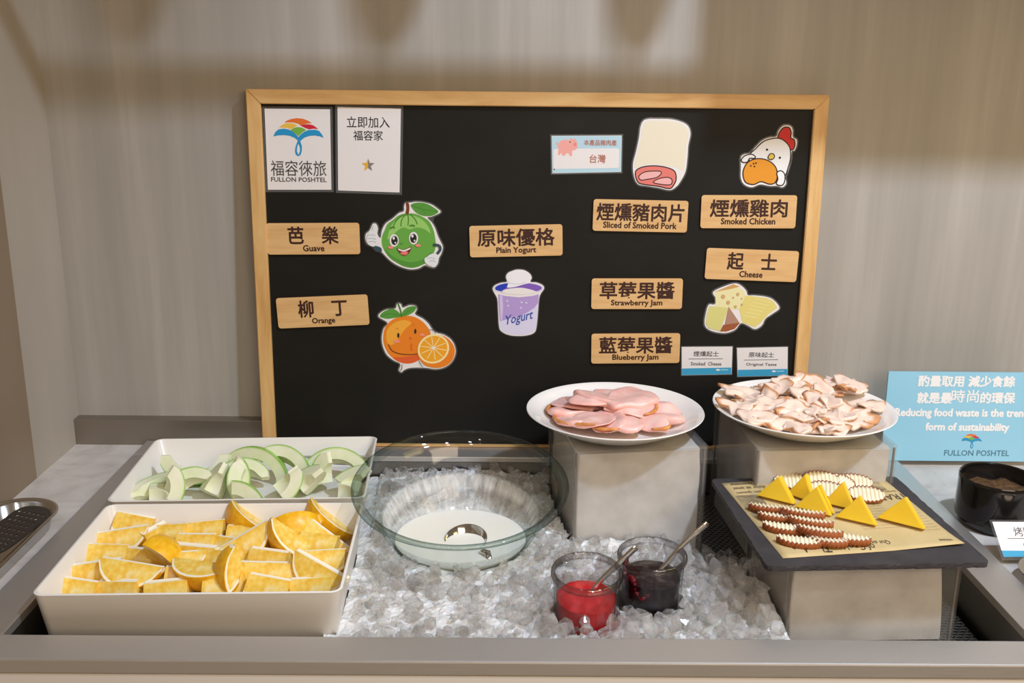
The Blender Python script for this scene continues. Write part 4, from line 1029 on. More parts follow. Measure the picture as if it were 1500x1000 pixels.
cheese(425, 158, 560, 205, 0.030, 0.010, 14, 'yellow cheese triangle peeking out behind, second from the left')
cheese(465, 222, 652, 272, 0.030, 0.007, 14, 'yellow cheese triangle in the middle, front slice of a pair')
p3 = cheese(484, 211, 668, 260, 0.0305, 0.0055, 14, 'yellow cheese triangle in the middle, back slice of a pair')
cheese(612, 205, 772, 243, 0.030, 0.010, 14, 'yellow cheese triangle behind, right of the middle pair')
cheese(672, 278, 884, 326, 0.030, 0.011, 14, 'yellow cheese triangle at the right end of the touching row')
cheese(884, 284, 1128, 346, 0.031, 0.012, 14, 'yellow cheese triangle standing apart at the right')

SMC = noise_col(mat('smoked_cheese', S(244, 230, 196), 0.42, sss=0.1), [(0.3, S(240, 224, 186)), (0.7, S(248, 236, 208))], 40)
SMR = noise_col(mat('smoked_cheese_rind', S(150, 78, 36), 0.4), [(0.3, S(134, 66, 30)), (0.7, S(166, 92, 46))], 60)
def crinkle(L_, wd, t_, waves=9, cut=0.0):
    """crinkle-cut slice: long axis X, ridges across it, flat back at +Y, rounded rind side at -Y"""
    nx, ny = waves*6, 6; bb, rb = bmesh.new(), bmesh.new()
    def e0(x): return -wd*math.sqrt(max(0.0, 1-(2*x/L_)**2*0.97))*(1-cut)
    wv = lambda x: 0.0011*math.sin(2*pi*waves*x/L_)
    G = []
    for i in range(nx+1):
        x = -L_/2+L_*i/nx; y0 = e0(x); y1 = wd*cut*math.sqrt(max(0.0, 1-(2*x/L_)**2*0.97))+0.0006
        G.append([(x, y0+0.0012+(y1-y0-0.0012)*j/ny) for j in range(ny+1)])
    T = [[bb.verts.new((x, y, t_+wv(x))) for x, y in r] for r in G]; B = [[bb.verts.new((x, y, wv(x)+0.0011)) for x, y in r] for r in G]
    for i in range(nx):
        for j in range(ny):
            bb.faces.new((T[i][j], T[i+1][j], T[i+1][j+1], T[i][j+1])); bb.faces.new((B[i][j], B[i][j+1], B[i+1][j+1], B[i+1][j]))
        bb.faces.new((T[i][ny], T[i+1][ny], B[i+1][ny], B[i][ny])); bb.faces.new((B[i][0], B[i+1][0], T[i+1][0], T[i][0]))
    for i in (0, nx):
        for j in range(ny): bb.faces.new((T[i][j], T[i][j+1], B[i][j+1], B[i][j]))
    fix(bb)
    ring = []
    edges = [(G[i][0][0], G[i][0][1]) for i in range(nx+1)]
    if cut: edges += [(G[i][ny][0], G[i][ny][1]+0.0012) for i in range(nx, -1, -1)]
    R_ = []
    for x, y in edges:
        R_.append([rb.verts.new(c_) for c_ in ((x*1.006, y-0.0013, wv(x)+0.0009), (x*1.006, y-0.0013, t_+wv(x)+0.0002), (x, y+0.0002, t_+wv(x)+0.0002), (x, y+0.0002, wv(x)+0.0009))])
    for p, q in zip(R_, R_[1:]):
        for k_ in range(4): rb.faces.new((p[k_], q[k_], q[(k_+1) % 4], p[(k_+1) % 4]))
    if cut:
        p, q = R_[-1], R_[0]
        for k_ in range(4): rb.faces.new((p[k_], q[k_], q[(k_+1) % 4], p[(k_+1) % 4]))
    fix(rb); return bb, rb
def make_crinkle(L_, wd, t_, waves, cut):
    o = thing('smoked_cheese_slice', '', 'cheese'); bb, rb = crinkle(L_, wd, t_, waves, cut)
    obj('cheese_body', bb, SMC, o, smooth=True); obj('rind', rb, SMR, o, smooth=True); return o
cp = dict(strip=make_crinkle(0.050, 0.014, 0.0080, 11, 0.0), short=make_crinkle(0.042, 0.013, 0.0075, 9, 0.0), oval=make_crinkle(0.043, 0.026, 0.0035, 9, 0.48))
cused = set(); BG = 'brown rinded crinkle cheese slices at the front'; WG = 'pale crinkle cheese slices at the back'
for x, y, kd, ang, dz, rx, lb in (
    (340, 236, 'strip', -12, 0.0, -8, 'brown rinded cheese slice at the far left of the front pile'),
    (372, 280, 'short', -16, 0.0, -6, 'brown rinded cheese slice below the far left one'),
    (418, 332, 'strip', -18, 0.0, 6, 'crinkle cheese slice with its cream top showing, third down at the left'),
    (492, 398, 'strip', -14, 0.0, 10, 'crinkle cheese slice nearest the front corner of the newsprint'),
    (505, 290, 'strip', -18, 0.007, -8, 'long brown rinded cheese slice on top of the front pile'),
    (545, 332, 'strip', -20, 0.006, -8, 'brown rinded cheese slice in the middle of the front pile'),
    (592, 376, 'strip', -20, 0.005, -8, 'brown rinded cheese slice low in the middle of the front pile'),
    (735, 386, 'strip', -20, 0.0, 2, 'brown rinded cheese slice at the right end of the front pile'),
    (640, 405, 'short', -10, 0.0, -4, 'short brown rinded cheese slice tucked under the front pile')):
    p = crop7(x, y, PZ+0.002); place(cp, cused, kd, (p.x, p.y, PZ+0.0016+dz), (rx, 0, ang), lb, BG)
for x, y, ang, dz, rx, lb in (
    (452, 102, -10, 0.004, 24, 'pale crinkle cheese slice at the far left of the back group'),
    (600, 108, -12, 0.008, 26, 'pale crinkle cheese slice at the back, upper middle'),
    (695, 118, -60, 0.006, 20, 'pale crinkle cheese slice turned on edge between the others'),
    (625, 145, -14, 0.004, 24, 'pale crinkle cheese slice behind the middle cheese triangles'),
    (770, 118, -14, 0.007, 22, 'pale crinkle cheese slice at the back right, behind the largest'),
    (832, 170, -12, 0.004, 20, 'largest pale crinkle cheese slice at the right of the back group')):
    p = crop7(x, y, PZ+0.004); place(cp, cused, 'oval', (p.x, p.y, PZ+0.0022+dz), (rx, 0, ang), lb, WG)

# ================================================================== GLASS BOWL, YOGURT, LADLE
TILT = radians(9.4)
BOWL = Vector((-0.0545, 1.1825, -0.0495))
BROTM = Matrix.Rotation(TILT, 4, 'X')
BOWLM = Matrix.Translation(BOWL) @ BROTM
outer = [(0, 0), (0.050, 0), (0.064, 0.003), (0.078, 0.013), (0.092, 0.032), (0.106, 0.058), (0.117, 0.082), (0.124, 0.094), (0.1325, 0.0985)]
rim = [(0.1360, 0.1000), (0.1368, 0.1025), (0.1352, 0.1046), (0.1320, 0.1045)]
inner = [(0.1225, 0.0985), (0.1140, 0.084), (0.1030, 0.060), (0.0888, 0.034), (0.0745, 0.0165), (0.0615, 0.0070), (0.050, 0.0045), (0, 0.004)]
b_ = bmesh.new(); lathe(b_, outer+inner, 96); fix(b_)
o = obj('glass_bowl', b_, GLASS); RIMG = thin_glass('green_glass_edge', (0.88, 0.92, 0.905, 1), (0.28, 0.38, 0.35, 1), 1.6, 0.02, 0.4)
b_ = bmesh.new(); lathe(b_, [outer[-1]]+rim+[inner[0]], 96); fix(b_); obj('glass_rim', b_, RIMG, o, smooth=True); autosmooth(o, 60); o.matrix_world = BOWLM; tag(o, 'large clear glass bowl of yogurt bedded in the ice', 'bowl')
YOG = noise_col(mat('yogurt', S(252, 245, 228), 0.25, sss=0.2), [(0.3, S(251, 243, 224)), (0.7, S(254, 248, 236))], 12)
yb = bmesh.new(); lathe(yb, [(0, 0.0046)]+[(r-0.0006, z+0.0003) for r, z in inner[::-1][1:-2]]+[(0, 0.086)], 96); fix(yb)
inv = BOWLM.inverted(); nrm = (inv.to_3x3() @ Vector((0, 0, 1))); pc = inv @ Vector((BOWL.x, BOWL.y, -0.0225))
r_ = bmesh.ops.bisect_plane(yb, geom=yb.verts[:]+yb.edges[:]+yb.faces[:], plane_co=pc, plane_no=nrm, clear_outer=True)
ed = [e for e in r_['geom_cut'] if isinstance(e, bmesh.types.BMEdge)]
bmesh.ops.contextual_create(yb, geom=ed); fix(yb)
yt = thing('yogurt', 'white yogurt in the bottom of the glass bowl', 'yogurt', BOWL, (TILT, 0, 0))
autosmooth(obj('yogurt_pool', yb, YOG, yt), 30)
# streaky film of yogurt left on the glass
sm = bpy.data.materials.new('yogurt_streaks'); sm.use_nodes = True; nt = sm.node_tree
for n_ in list(nt.nodes): nt.nodes.remove(n_)
N = lambda t_: nt.nodes.new('ShaderNode'+t_); L = nt.links.new
out = N('OutputMaterial'); tr = N('BsdfTransparent'); df = N('BsdfDiffuse'); df.inputs['Color'].default_value = S(240, 238, 232)
mx = N('MixShader'); uv = N('TexCoord'); mp = N('Mapping'); mp.inputs['Scale'].default_value = (90, 2.2, 1); nz = N('TexNoise'); nz.inputs['Scale'].default_value = 1.0; nz.inputs['Detail'].default_value = 4
L(uv.outputs['UV'], mp.inputs[0]); L(mp.outputs[0], nz.inputs['Vector'])
sx = N('SeparateXYZ'); L(uv.outputs['UV'], sx.inputs[0])
rp = N('ValToRGB'); e = rp.color_ramp.elements; e[0].position = 0.0; e[0].color = (0.42,)*3+(1,); e[1].position = 1.0; e[1].color = (0,)*3+(1,); q = e.new(0.62); q.color = (0.20,)*3+(1,); q = e.new(0.74); q.color = (0.50,)*3+(1,); q = e.new(0.93); q.color = (0.34,)*3+(1,)
L(sx.outputs['Y'], rp.inputs[0])
mr = N('MapRange'); mr.inputs['From Min'].default_value = 0.35; mr.inputs['From Max'].default_value = 0.65; mr.inputs['To Min'].default_value = 0.55; mr.inputs['To Max'].default_value = 1.5; L(nz.outputs['Fac'], mr.inputs['Value'])
mu = N('Math'); mu.operation = 'MULTIPLY'; mu.use_clamp = True; L(rp.outputs[0], mu.inputs[0]); L(mr.outputs[0], mu.inputs[1])
L(mu.outputs[0], mx.inputs[0]); L(tr.outputs[0], mx.inputs[1]); L(df.outputs[0], mx.inputs[2]); L(mx.outputs[0], out.inputs[0])
b_ = bmesh.new(); uvl = b_.loops.layers.uv.new('UVMap')
prof = [(0.0665, 0.0105), (0.0745, 0.0168), (0.0815, 0.025), (0.0884, 0.034), (0.0955, 0.047), (0.1012, 0.058)]; n = 128
rows = [[b_.verts.new(((r-0.0006)*cos(2*pi*k_/n), (r-0.0006)*sin(2*pi*k_/n), z)) for k_ in range(n)] for r, z in prof]
for i in range(len(prof)-1):
    for k_ in range(n):
        f = b_.faces.new((rows[i][k_], rows[i][(k_+1) % n], rows[i+1][(k_+1) % n], rows[i+1][k_]))
        for lp, (uu, vv) in zip(f.loops, ((k_, i), (k_+1, i), (k_+1, i+1), (k_, i+1))): lp[uvl].uv = (uu/n, vv/(len(prof)-1))
obj('yogurt_film', b_, sm, yt, smooth=True)
# ladle lying in the yogurt
ld = thing('ladle', 'steel ladle half sunk in the yogurt', 'ladle', (-0.047, 1.160, -0.0260), (radians(17), radians(-4), 0))
b_ = bmesh.new(); lathe(b_, [(0, -0.010), (0.014, -0.008), (0.022, -0.002), (0.0265, 0.006), (0.0272, 0.0066), (0.0262, 0.0068), (0.0215, -0.0008), (0.0135, -0.0064), (0, -0.0085)], 40); fix(b_); autosmooth(obj('ladle_cup', b_, POLISH, ld), 50)
b_ = bmesh.new(); tube(b_, [(0.018, -0.024, 0.004), (0.020, -0.029, 0.010), (0.022, -0.034, 0.016), (0.028, -0.040, 0.019), (0.030, -0.047, 0.016), (0.028, -0.056, 0.010)], [0.004, 0.0045, 0.0045, 0.0045, 0.004, 0.003], 10, 0.5); fix(b_); obj('ladle_handle', b_, POLISH, ld, smooth=True)

# ================================================================== JAM JARS
JRIM = thin_glass('jar_glass_rim', (0.9, 0.89, 0.89, 1), (0.34, 0.31, 0.31, 1), 1.6, 0.03, 0.4)
def jar(name, label, loc, tilt, fill, jmat, jname, jlabel):
    M = Matrix.Translation(loc) @ Matrix.Rotation(radians(tilt), 4, 'X')
    o = obj(name, bmesh.new()); o.matrix_world = M; tag(o, label, 'jar'); b_ = bmesh.new()
    lathe(b_, [(0, 0), (0.029, 0), (0.032, 0.002), (0.0345, 0.010), (0.0355, 0.040), (0.0362, 0.060), (0.0366, 0.068), (0.0385, 0.072), (0.0395, 0.0755), (0.0392, 0.0785), (0.0378, 0.080), (0.0358, 0.0793), (0.0348, 0.0765), (0.0340, 0.070), (0.0332, 0.060), (0.0325, 0.040), (0.0318, 0.012), (0.029, 0.0065), (0, 0.006)], 64)
    fix(b_); b_.to_mesh(o.data); b_.free(); o.data.materials.append(JGLASS); autosmooth(o, 50)
    b_ = bmesh.new(); lathe(b_, [(0.0371+0.0024*cos(radians(a_)), 0.0758+0.0046*sin(radians(a_))) for a_ in range(0, 361, 30)], 64); fix(b_); obj('glass_rim', b_, JRIM, o, smooth=True)
    b_ = bmesh.new(); rr = lambda z: 0.0316+(z-0.012)*0.0255/1.0*1.1
    prof = [(0, 0.0064), (0.0285, 0.0069), (0.0313, 0.0125)]+[(rr(fill*t_)-0.0002, fill*t_) for t_ in (0.5, 0.75, 1.0)]
    n = 64; lathe(b_, prof+[(0.026, fill+0.0012), (0.015, fill+0.002), (0, fill+0.001)], n)
    for v in b_.verts:
        if v.co.z > fill+0.0002: v.co.z += 0.0035*noise.noise(Vector((v.co.x*90, v.co.y*90, fill*100)))
    fix(b_); j = obj(jname, b_, jmat); j.matrix_world = M; autosmooth(j, 50); tag(j, jlabel, 'jam')
    return M
JGLASS = thin_glass('jar_glass', (0.99, 0.99, 0.99, 1), (0.5, 0.48, 0.48, 1), 0.8, 0.03, 0.25)
REDJ = noise_col(mat('strawberry_jam', S(196, 28, 34), 0.18, sss=0.3, spec=0.6), [(0.3, S(176, 18, 26)), (0.7, S(214, 44, 48))], 90, (1, 1, 1), 5, 0.6, 0.35, 0.002)
BLUJ = noise_col(mat('blueberry_jam', S(18, 6, 11), 0.12, spec=0.5), [(0.3, S(13, 5, 9)), (0.7, S(34, 8, 18))], 90, (1, 1, 1), 5, 0.6, 0.5, 0.003)
J1 = jar('strawberry_jam_jar', 'glass jar of red strawberry jam at the front of the ice', Vector((0.0915, 0.989, -0.0495)), 5, 0.046, REDJ, 'strawberry_jam', 'bright red strawberry jam in the front jar')
J2 = jar('blueberry_jam_jar', 'glass jar of dark blueberry jam behind the red one', Vector((0.1680, 1.0245, -0.0480)), 2.5, 0.052, BLUJ, 'blueberry_jam', 'dark purple blueberry jam in the rear jar')
b_ = bmesh.new()
for i in range(26):   # the smear of jam clinging inside the rear jar
    an = radians(150+i*4.2); rr = 0.0322+0.0003; zc = 0.060+0.008*math.sin(i*0.5)-0.0006*i
    b2 = bmesh.new(); bmesh.ops.create_icosphere(b2, subdivisions=1, radius=0.0026+0.0012*((i*7) % 3)/2); merge(b_, b2, Matrix.Translation((rr*0.93*cos(an), rr*0.93*sin(an), zc)))
for f in b_.faces: f.smooth = True
o = obj('jam_smear', b_, mat('jam_smear', S(120, 14, 30), 0.12, spec=0.6)); o.parent = [q for q in C.objects if q.name == 'blueberry_jam'][0]
def spoon(label, pts, Y):
    P = [WY(x, y, Y+dy) for x, y, dy in pts]; o = thing('jam_spoon', label, 'spoon', P[0]); b_ = bmesh.new()
    q = spline([tuple(p-P[0]) for p in P], 6, False); n = len(q)
    tube(b_, q, [0.0030+0.0012*(i/n) for i in range(n)], 10, 0.45, Vector((0, 1, 0.3))); fix(b_); obj('handle', b_, POLISH, o, smooth=True)
    b_ = bmesh.new(); bmesh.ops.create_uvsphere(b_, u_segments=16, v_segments=10, radius=1); d = (P[1]-P[0]).normalized()
    M = d.to_track_quat('X', 'Z').to_matrix().to_4x4(); merge(bb_ := bmesh.new(), b_, Matrix.Translation(-d*0.008) @ M @ Matrix.Diagonal((0.015, 0.009, 0.0025, 1))); obj('spoon_bowl', bb_, POLISH, o, smooth=True)
spoon('steel spoon standing in the red jam', [(865, 868, 0.0), (880, 850, 0), (905, 826, 0.004), (932, 801, 0.008)], 0.995)
spoon('steel spoon with a long thin handle standing in the dark jam', [(950, 858, 0.0), (968, 836, 0.0), (1000, 798, 0.006), (1037, 766, 0.012)], 1.022)

# ================================================================== ICE
ICE = bpy.data.materials.new('clear_ice'); ICE.use_nodes = True; nt = ICE.node_tree
for n_ in list(nt.nodes): nt.nodes.remove(n_)
N = lambda t_: nt.nodes.new('ShaderNode'+t_); L = nt.links.new
out = N('OutputMaterial'); gl = N('BsdfGlass'); gl.inputs['IOR'].default_value = 1.25; gl.inputs['Roughness'].default_value = 0.05; gl.inputs['Color'].default_value = (0.982, 0.975, 0.965, 1)
tr = N('BsdfTransparent'); tr.inputs['Color'].default_value = (0.96, 0.955, 0.948, 1); df = N('BsdfTranslucent'); df.inputs['Color'].default_value = (0.93, 0.912, 0.892, 1)
d2 = N('BsdfDiffuse'); d2.inputs['Color'].default_value = (0.93, 0.912, 0.892, 1)
m0 = N('MixShader'); m0.inputs[0].default_value = 0.5; L(df.outputs[0], m0.inputs[1]); L(d2.outputs[0], m0.inputs[2])
m1 = N('MixShader'); m1.inputs[0].default_value = 0.5; L(gl.outputs[0], m1.inputs[1]); L(tr.outputs[0], m1.inputs[2])
m2 = N('MixShader'); tc = N('TexCoord'); nz = N('TexNoise'); nz.inputs['Scale'].default_value = 60; nz.inputs['Detail'].default_value = 3; L(tc.outputs['Object'], nz.inputs['Vector'])
mr = N('MapRange'); mr.inputs['From Min'].default_value = 0.4; mr.inputs['From Max'].default_value = 0.7; mr.inputs['To Min'].default_value = 0.03; mr.inputs['To Max'].default_value = 0.30; L(nz.outputs['Fac'], mr.inputs['Value'])
L(mr.outputs[0], m2.inputs[0]); L(m1.outputs[0], m2.inputs[1]); L(m0.outputs[0], m2.inputs[2]); L(m2.outputs[0], out.inputs[0])
CRUSH = noise_col(mat('crushed_ice', S(215, 215, 214), 0.16, spec=0.9, sss=0.4), [(0.3, S(204, 203, 201)), (0.5, S(226, 224, 221)), (0.7, S(242, 240, 237))], 70, (1, 1, 1), 6, 0.65, 0.5, 0.003)
def inbox(x, y, cx, cy, w_, d_, rot, pad=0.004):
    dx, dy = x-cx, y-cy; c_, s_ = cos(radians(-rot)), sin(radians(-rot)); a_, b2 = dx*c_-dy*s_, dx*s_+dy*c_
    return abs(a_) < w_/2+pad and abs(b2) < d_/2+pad
BOXES = [(0.162, 1.270, 0.174, 0.178, 8), (0.398, 1.262, 0.181, 0.190, 4), (0.4015, 1.0600, 0.190, 0.165, 2.2), (-0.3305, 1.0407, 0.319, 0.227, 2.0), (-0.3450, 1.2822, 0.326, 0.226, 3.2)]
bo = [(r, z) for r, z in outer]
def bowl_z(x, y):
    """height of the underside of the tilted bowl above x, y (None outside it)"""
    dx, dy = x-BOWL.x, y-BOWL.y; r = math.hypot(dx, dy)
    if r > 0.132: return None
    for (r0, z0), (r1, z1) in zip(bo, bo[1:]):
        if r0 <= r <= r1: zz = z0+(z1-z0)*(r-r0)/(r1-r0); return BOWL.z+zz+dy*sin(TILT)
    return None
def ice_level(x, y):
    z = -0.026+0.010*math.exp(-((x+0.06)**2+(y-1.36)**2)/0.012)+0.006*math.exp(-((x+0.12)**2+(y-1.02)**2)/0.01)
    z -= 0.02*max(0, min(1, (x-0.20)/0.08))*max(0, min(1, (y-1.08)/0.06))*2.0    # melts away between the boxes
    if x > 0.31 or (y < 1.15 and x < -0.19): z = -0.1
    if inbox(x, y, *BOXES[4], pad=0.004): z = min(z, -0.030)
    return z
rnd = random.Random(2)
b_ = bmesh.new(); x0, x1, y0, y1, st = -0.49, 0.312, 0.8985, 1.3845, 0.0032
nx, ny = int((x1-x0)/st), int((y1-y0)/st); V = {}
for i in range(nx+1):
    for j in range(ny+1):
        x, y = x0+i*st, y0+j*st
        if any(inbox(x, y, *q, pad=(-0.009 if n_ == 3 else 0.001)) for n_, q in enumerate(BOXES[:4])): continue
        z = ice_level(x, y)+0.004*noise.noise(Vector((x*55, y*55, 1)))+0.0035*abs(noise.noise(Vector((x*130, y*130, 7))))+0.001*noise.noise(Vector((x*300, y*300, 3)))-0.003
        bz = bowl_z(x, y)
        if bz is not None: z = min(z, bz-0.0015)
        for M in (J1, J2):
            if math.hypot(x-M.translation.x, y-M.translation.y+0.002) < 0.039: z = min(z, -0.051)
        if z < FZ+0.001: continue
        V[i, j] = b_.verts.new((x, y, z))
for i in range(nx):
    for j in range(ny):
        q = [V.get(k_) for k_ in ((i, j), (i+1, j), (i+1, j+1), (i, j+1))]
        if all(q): b_.faces.new(q)
# small chips lying over the crushed bed
def hull(r, s, cubey=0.5, n=14):
    b2 = bmesh.new()
    for _ in range(n):
        v = Vector((r.gauss(0, 1), r.gauss(0, 1), r.gauss(0, 1))).normalized(); m_ = max(abs(v.x), abs(v.y), abs(v.z)); v = v*(1-cubey)+v/m_*cubey*0.85
        b2.verts.new(v*s*r.uniform(0.8, 1.0))
    g_ = bmesh.ops.convex_hull(b2, input=b2.verts[:]); 
    for v in [v for v in b2.verts if not v.link_faces]: b2.verts.remove(v)
    return b2
def free(x, y, pad):
    if any(inbox(x, y, *q, pad=pad) for q in BOXES): return False
    if any(math.hypot(x-M.translation.x, y-M.translation.y) < 0.038+pad for M in (J1, J2)): return False
    return True
cnt = 0
while cnt < 900:
    x, y = rnd.uniform(-0.175, 0.29), rnd.uniform(0.905, 1.38); s_ = rnd.uniform(0.004, 0.010)
    if not free(x, y, s_): continue
    z = ice_level(x, y)+0.003; bz = bowl_z(x, y)
    if bz is not None:
        if bz-z < s_+0.004: continue
    if z < FZ+0.004: continue
    b2 = hull(rnd, s_, 0.5, 12)
    for f in b2.faces: f.material_index = 1
    merge(b_, b2, Matrix.Translation((x, y, z+rnd.uniform(-0.002, 0.004))) @ Matrix.Rotation(rnd.uniform(0, 6), 4, 'Z')); cnt += 1
o = obj('crushed_ice', b_, mats=[CRUSH, ICE]); tag(o, 'bed of crushed ice in the steel well', 'ice', None, 'stuff')
# clear ice cubes, each its own, around the jars and along the box
ivar = []
for s_ in range(10):
    b2 = hull(random.Random(40+s_), 0.0125, 0.75, 16); bmesh.ops.bevel(b2, geom=b2.edges[:], offset=0.0010, segments=1, affect='EDGES')
    me = bpy.data.meshes.new('ice_cube'); b2.to_mesh(me); b2.free(); me.materials.append(ICE); ivar.append(me)
rnd = random.Random(9); pos = []; tries = 0
while len(pos) < 250 and tries < 60000:
    tries += 1
    x, y = rnd.uniform(-0.165, 0.295), rnd.uniform(0.912, 1.175)
    left = x < 0.045 or (x < 0.125 and y > 1.03)
    if left and len([p for p in pos if p[4]]) >= 90: continue
    s_ = rnd.uniform(0.45, 0.85) if left else rnd.uniform(0.65, 1.15); r_ = 0.0122*s_
    if not free(x, y, r_*0.8): continue
    bz = bowl_z(x, y)
    if bz is not None and bz < 0.012: continue
    z = ice_level(x, y)+(rnd.choice((0.000, 0.004)) if left else rnd.choice((0.004, 0.007, 0.018 if x > 0.2 or y < 0.95 else 0.006)))
    if y > 1.12 and not left: z = FZ+r_+0.001
    if any((x-p[0])**2+(y-p[1])**2+(z-p[2])**2 < (0.82*(r_+p[3]))**2 for p in pos): continue
    pos.append((x, y, z, r_, left))
    o = bpy.data.objects.new('ice_cube', ivar[rnd.randrange(10)]); C.objects.link(o); o.location = (x, y, z); o.scale = (s_, s_*rnd.uniform(0.85, 1.1), s_*rnd.uniform(0.8, 1.1)); o.rotation_euler = (rnd.uniform(0, 6), rnd.uniform(0, 6), rnd.uniform(0, 6))
    if left: tag(o, 'clear ice lump in the crushed ice in front of the glass bowl', 'ice cube', 'ice lumps in front of the bowl')
    else: tag(o, 'clear ice cube in the loose ice around the jam jars', 'ice cube', 'ice cubes around the jam jars')

# ================================================================== THINGS ON THE STONE TOP
# blue notice
SIGN = noise_col(mat('blue_notice', S(150, 204, 226), 0.3), [(0.3, S(146, 200, 222)), (0.7, S(154, 208, 230))], 5)
SGX, SGY = 0.561, 1.385
sg = thing('notice_card', 'blue notice card about food waste standing at the right', 'sign', (SGX+0.115, SGY, 0.0), (radians(-3), 0, 0))
b_ = bmesh.new(); bx(b_, -0.115, 0.115, 0, 0.003, 0.0005, 0.1365); obj('card', b_, SIGN, sg)
def sgp(x, y):
    p = WY(x, y, SGY); return (p.x-SGX-0.115, p.z)
WI = mat('white_ink', S(240, 238, 236), 0.5)
b_ = bmesh.new(); smats = [WI, mat('teal_ink', S(74, 120, 136), 0.5)]
f_ = (WY(1450, 620, SGY).x-WY(1350, 620, SGY).x)/100
def st_(body, x, y, w_, h_, mi, bold): u, v = sgp(x, y); bm_text(b_, text_mesh(body, w_*f_, h_*f_), Matrix.Translation((u, -0.0003, v)) @ TXT, mi, bold)
st_('酌量取用 減少食餘', 1419, 560, 140, 16, 0, 0.0007); st_('就是最', 1371, 584, 50, 16, 0, 0.0007); st_('時尚', 1416, 581.5, 40, 18.5, 0, 0.00035); st_('的環保', 1464, 584, 50, 16, 0, 0.0007)
st_('Reducing food waste is the trendy', 1414, 607, 202, 15, 0, 0.0007); st_('form of sustainability', 1418, 627.5, 122, 14.5, 0, 0.0007); st_('FULLON POSHTEL', 1431, 663.5, 96, 8.5, 1, 0.0001)
obj('lettering', b_, parent=sg, mats=smats)
class SArt(Art):
    def __init__(s): s.bm = bmesh.new(); s.mats = []; s.y = -0.0003; s.root = sg
    def p(s, q): return sgp(*q)
sa = SArt(); PAPER_ = PAPER; PAPER = SIGN
umbrella(sa, lambda q: (1409+(q[0]-174)*30/320, 636+(q[1]-230)*21/244)); PAPER = PAPER_
sa.done('umbrella_mark')

# black cup
BLK = mat('black_glaze', S(20, 18, 18), 0.12, coat=0.4)
CX, CY = 0.636, 1.188
cup = thing('black_cup', 'glossy black round pot on the stone top at the right', 'pot', (CX, CY, MZ))
b_ = bmesh.new(); lathe(b_, [(0, 0), (0.040, 0), (0.043, 0.003), (0.0440, 0.010), (0.0475, 0.013), (0.0482, 0.022), (0.0475, 0.060), (0.0478, 0.0655), (0.0468, 0.067), (0.0452, 0.0655), (0.0448, 0.060), (0.0448, 0.030), (0.040, 0.026), (0, 0.025)], 72); fix(b_); autosmooth(obj('pot_body', b_, BLK, cup), 40)
b_ = bmesh.new(); lathe(b_, [(0, 0.0265), (0.0442, 0.031), (0.0444, 0.046), (0.03, 0.048), (0, 0.048)], 48)
for v in b_.verts:
    if v.co.z > 0.045: v.co.z += 0.004*noise.noise(v.co*120)
fix(b_); o = obj('brown_seasoning', b_, noise_col(mat('brown_crumbs', S(84, 58, 32), 0.6), [(0.3, S(52, 36, 22)), (0.7, S(112, 80, 46))], 160, (1, 1, 1), 4, 0.6, 0.6, 0.003), loc=(CX, CY, MZ)); tag(o, 'dark brown crumbs inside the black pot', 'food')
# crouton card
tc_ = thing('tent_card', 'white tent card reading Croutons at the right edge', 'card', (0.592, 1.072, 0.0005), (radians(-52), 0, 0))
b_ = bmesh.new(); bx(b_, 0, 0.095, 0, 0.002, 0, 0.052); obj('acrylic_holder', b_, ACRYL, tc_)
b_ = bmesh.new(); bx(b_, 0.002, 0.093, -0.0006, -0.0002, 0.003, 0.049); obj('paper', b_, PAPER, tc_)
b_ = bmesh.new(); bx(b_, 0.002, 0.093, -0.0010, -0.0007, 0.003, 0.011); obj('blue_stripe', b_, ink('stripe', 62, 158, 196), tc_)
b_ = bmesh.new(); bm_text(b_, text_mesh('烤麵包丁', 0.046, 0.0125, 0.0), Matrix.Translation((0.047, -0.0008, 0.036)) @ TXT, 0); bm_text(b_, text_mesh('Croutons', 0.033, 0.0062, 0.0), Matrix.Translation((0.047, -0.0008, 0.0185)) @ TXT, 0); bx(b_, 0.014, 0.08, -0.0008, -0.0007, 0.0265, 0.0272); obj('lettering', b_, GREYINK, tc_)
# steel dish at the right edge
b_ = bmesh.new(); lathe(b_, [(0, 0.001), (0.030, 0.001), (0.036, 0.006), (0.041, 0.017), (0.049, 0.0185), (0.0495, 0.0175), (0.042, 0.0155), (0.037, 0.004), (0.031, -0.0), (0, 0)], 56); fix(b_)
o = obj('steel_dish', b_, POLISH, loc=(0.6375, 1.018, MZ+0.0003)); autosmooth(o, 50); tag(o, 'small round steel dish cut off at the right edge', 'dish')
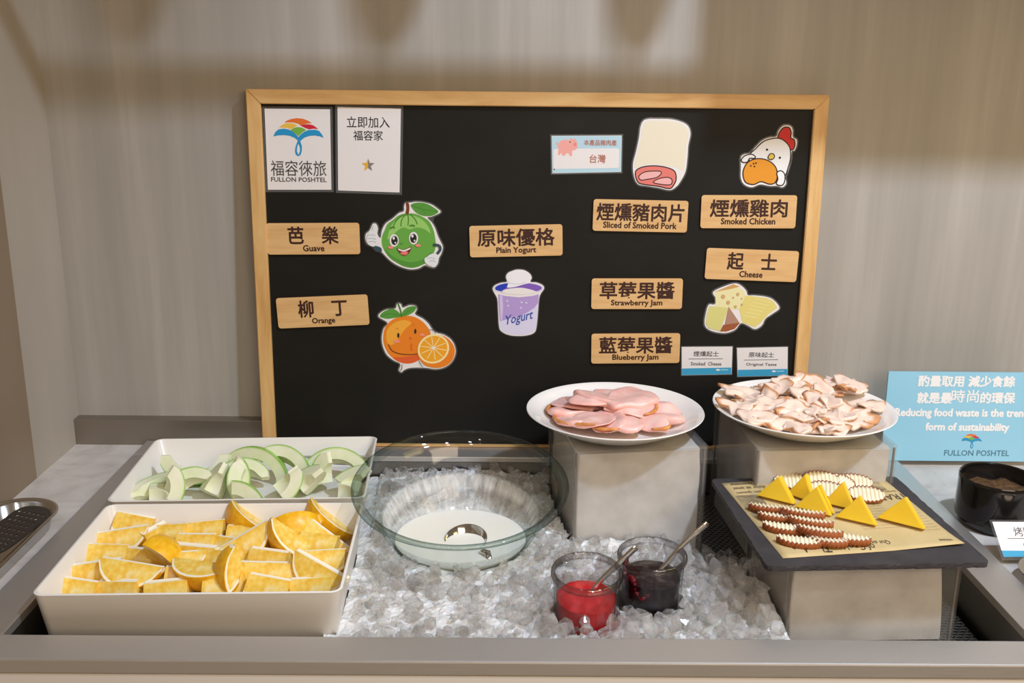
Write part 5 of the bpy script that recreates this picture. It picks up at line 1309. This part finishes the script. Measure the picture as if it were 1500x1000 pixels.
# oblong steel dish with perforated turner at the left
PX, PY, PWD, PLN = -0.6035, 1.035, 0.100, 0.300
dish = obj('oblong_dish', bmesh.new()); b_ = bmesh.new()
R = lambda k_, z: [(p[0], p[1], z) for p in rrect(PWD-2*k_, PLN-2*k_, min(0.049-k_*0.9, PWD/2-k_-0.0005), 12)]
loft(b_, [R(0.018, 0), R(0.012, 0.004), R(0.0075, 0.022), R(0.002, 0.0262), R(0.0, 0.0268), R(0.0002, 0.0276), R(0.003, 0.0278), R(0.009, 0.0245), R(0.0135, 0.0055), R(0.019, 0.0012)]); fix(b_)
b_.to_mesh(dish.data); b_.free(); dish.data.materials.append(POLISH); autosmooth(dish, 50); dish.location = (PX, PY, MZ+0.0005); tag(dish, 'oblong polished steel dish on the stone top at the left', 'dish')
tn = thing('perforated_turner', 'dark perforated turner resting in the oblong steel dish', 'utensil', (-0.594, 1.105, 0.0125), (radians(9), radians(4), radians(-14)))
b_ = bmesh.new(); pts = spline([(-0.019, -0.045), (-0.023, 0.02), (-0.017, 0.045), (0.004, 0.052), (0.022, 0.044), (0.025, 0.02), (0.018, -0.045)], 5)
loft(b_, [[(x, y, 0) for x, y in pts], [(x, y, 0.0016) for x, y in pts]]); fix(b_)
hb = bmesh.new()
for i in range(6):
    for j in range(9):
        x, y = -0.016+i*0.0066+(0.0033 if j % 2 else 0), -0.034+j*0.0088
        if x < 0.019: bmesh.ops.create_cone(hb, cap_ends=True, segments=10, radius1=0.0022, radius2=0.0022, depth=0.01, matrix=Matrix.Translation((x, y, 0.0008)))
hme = bpy.data.meshes.new('holes'); hb.to_mesh(hme); hb.free(); ho = bpy.data.objects.new('holes', hme); C.objects.link(ho)
bl = obj('blade', b_, mat('dark_nylon', S(52, 46, 42), 0.4), tn)
md = bl.modifiers.new('holes', 'BOOLEAN'); md.operation = 'DIFFERENCE'; md.object = ho; md.solver = 'EXACT'
dg = bpy.context.evaluated_depsgraph_get()
ho.parent = tn
dg.update(); me2 = bpy.data.meshes.new_from_object(bl.evaluated_get(dg)); bl.modifiers.clear(); bl.data = me2; bpy.data.objects.remove(ho)
b_ = bmesh.new(); tube(b_, spline([(0, -0.044, 0.001), (-0.004, -0.075, 0.006), (-0.010, -0.12, 0.010), (-0.014, -0.17, 0.012)], 5, False), 0.0065, 10, 0.5); fix(b_); obj('turner_handle', b_, MATS['dark_nylon'], tn, smooth=True)
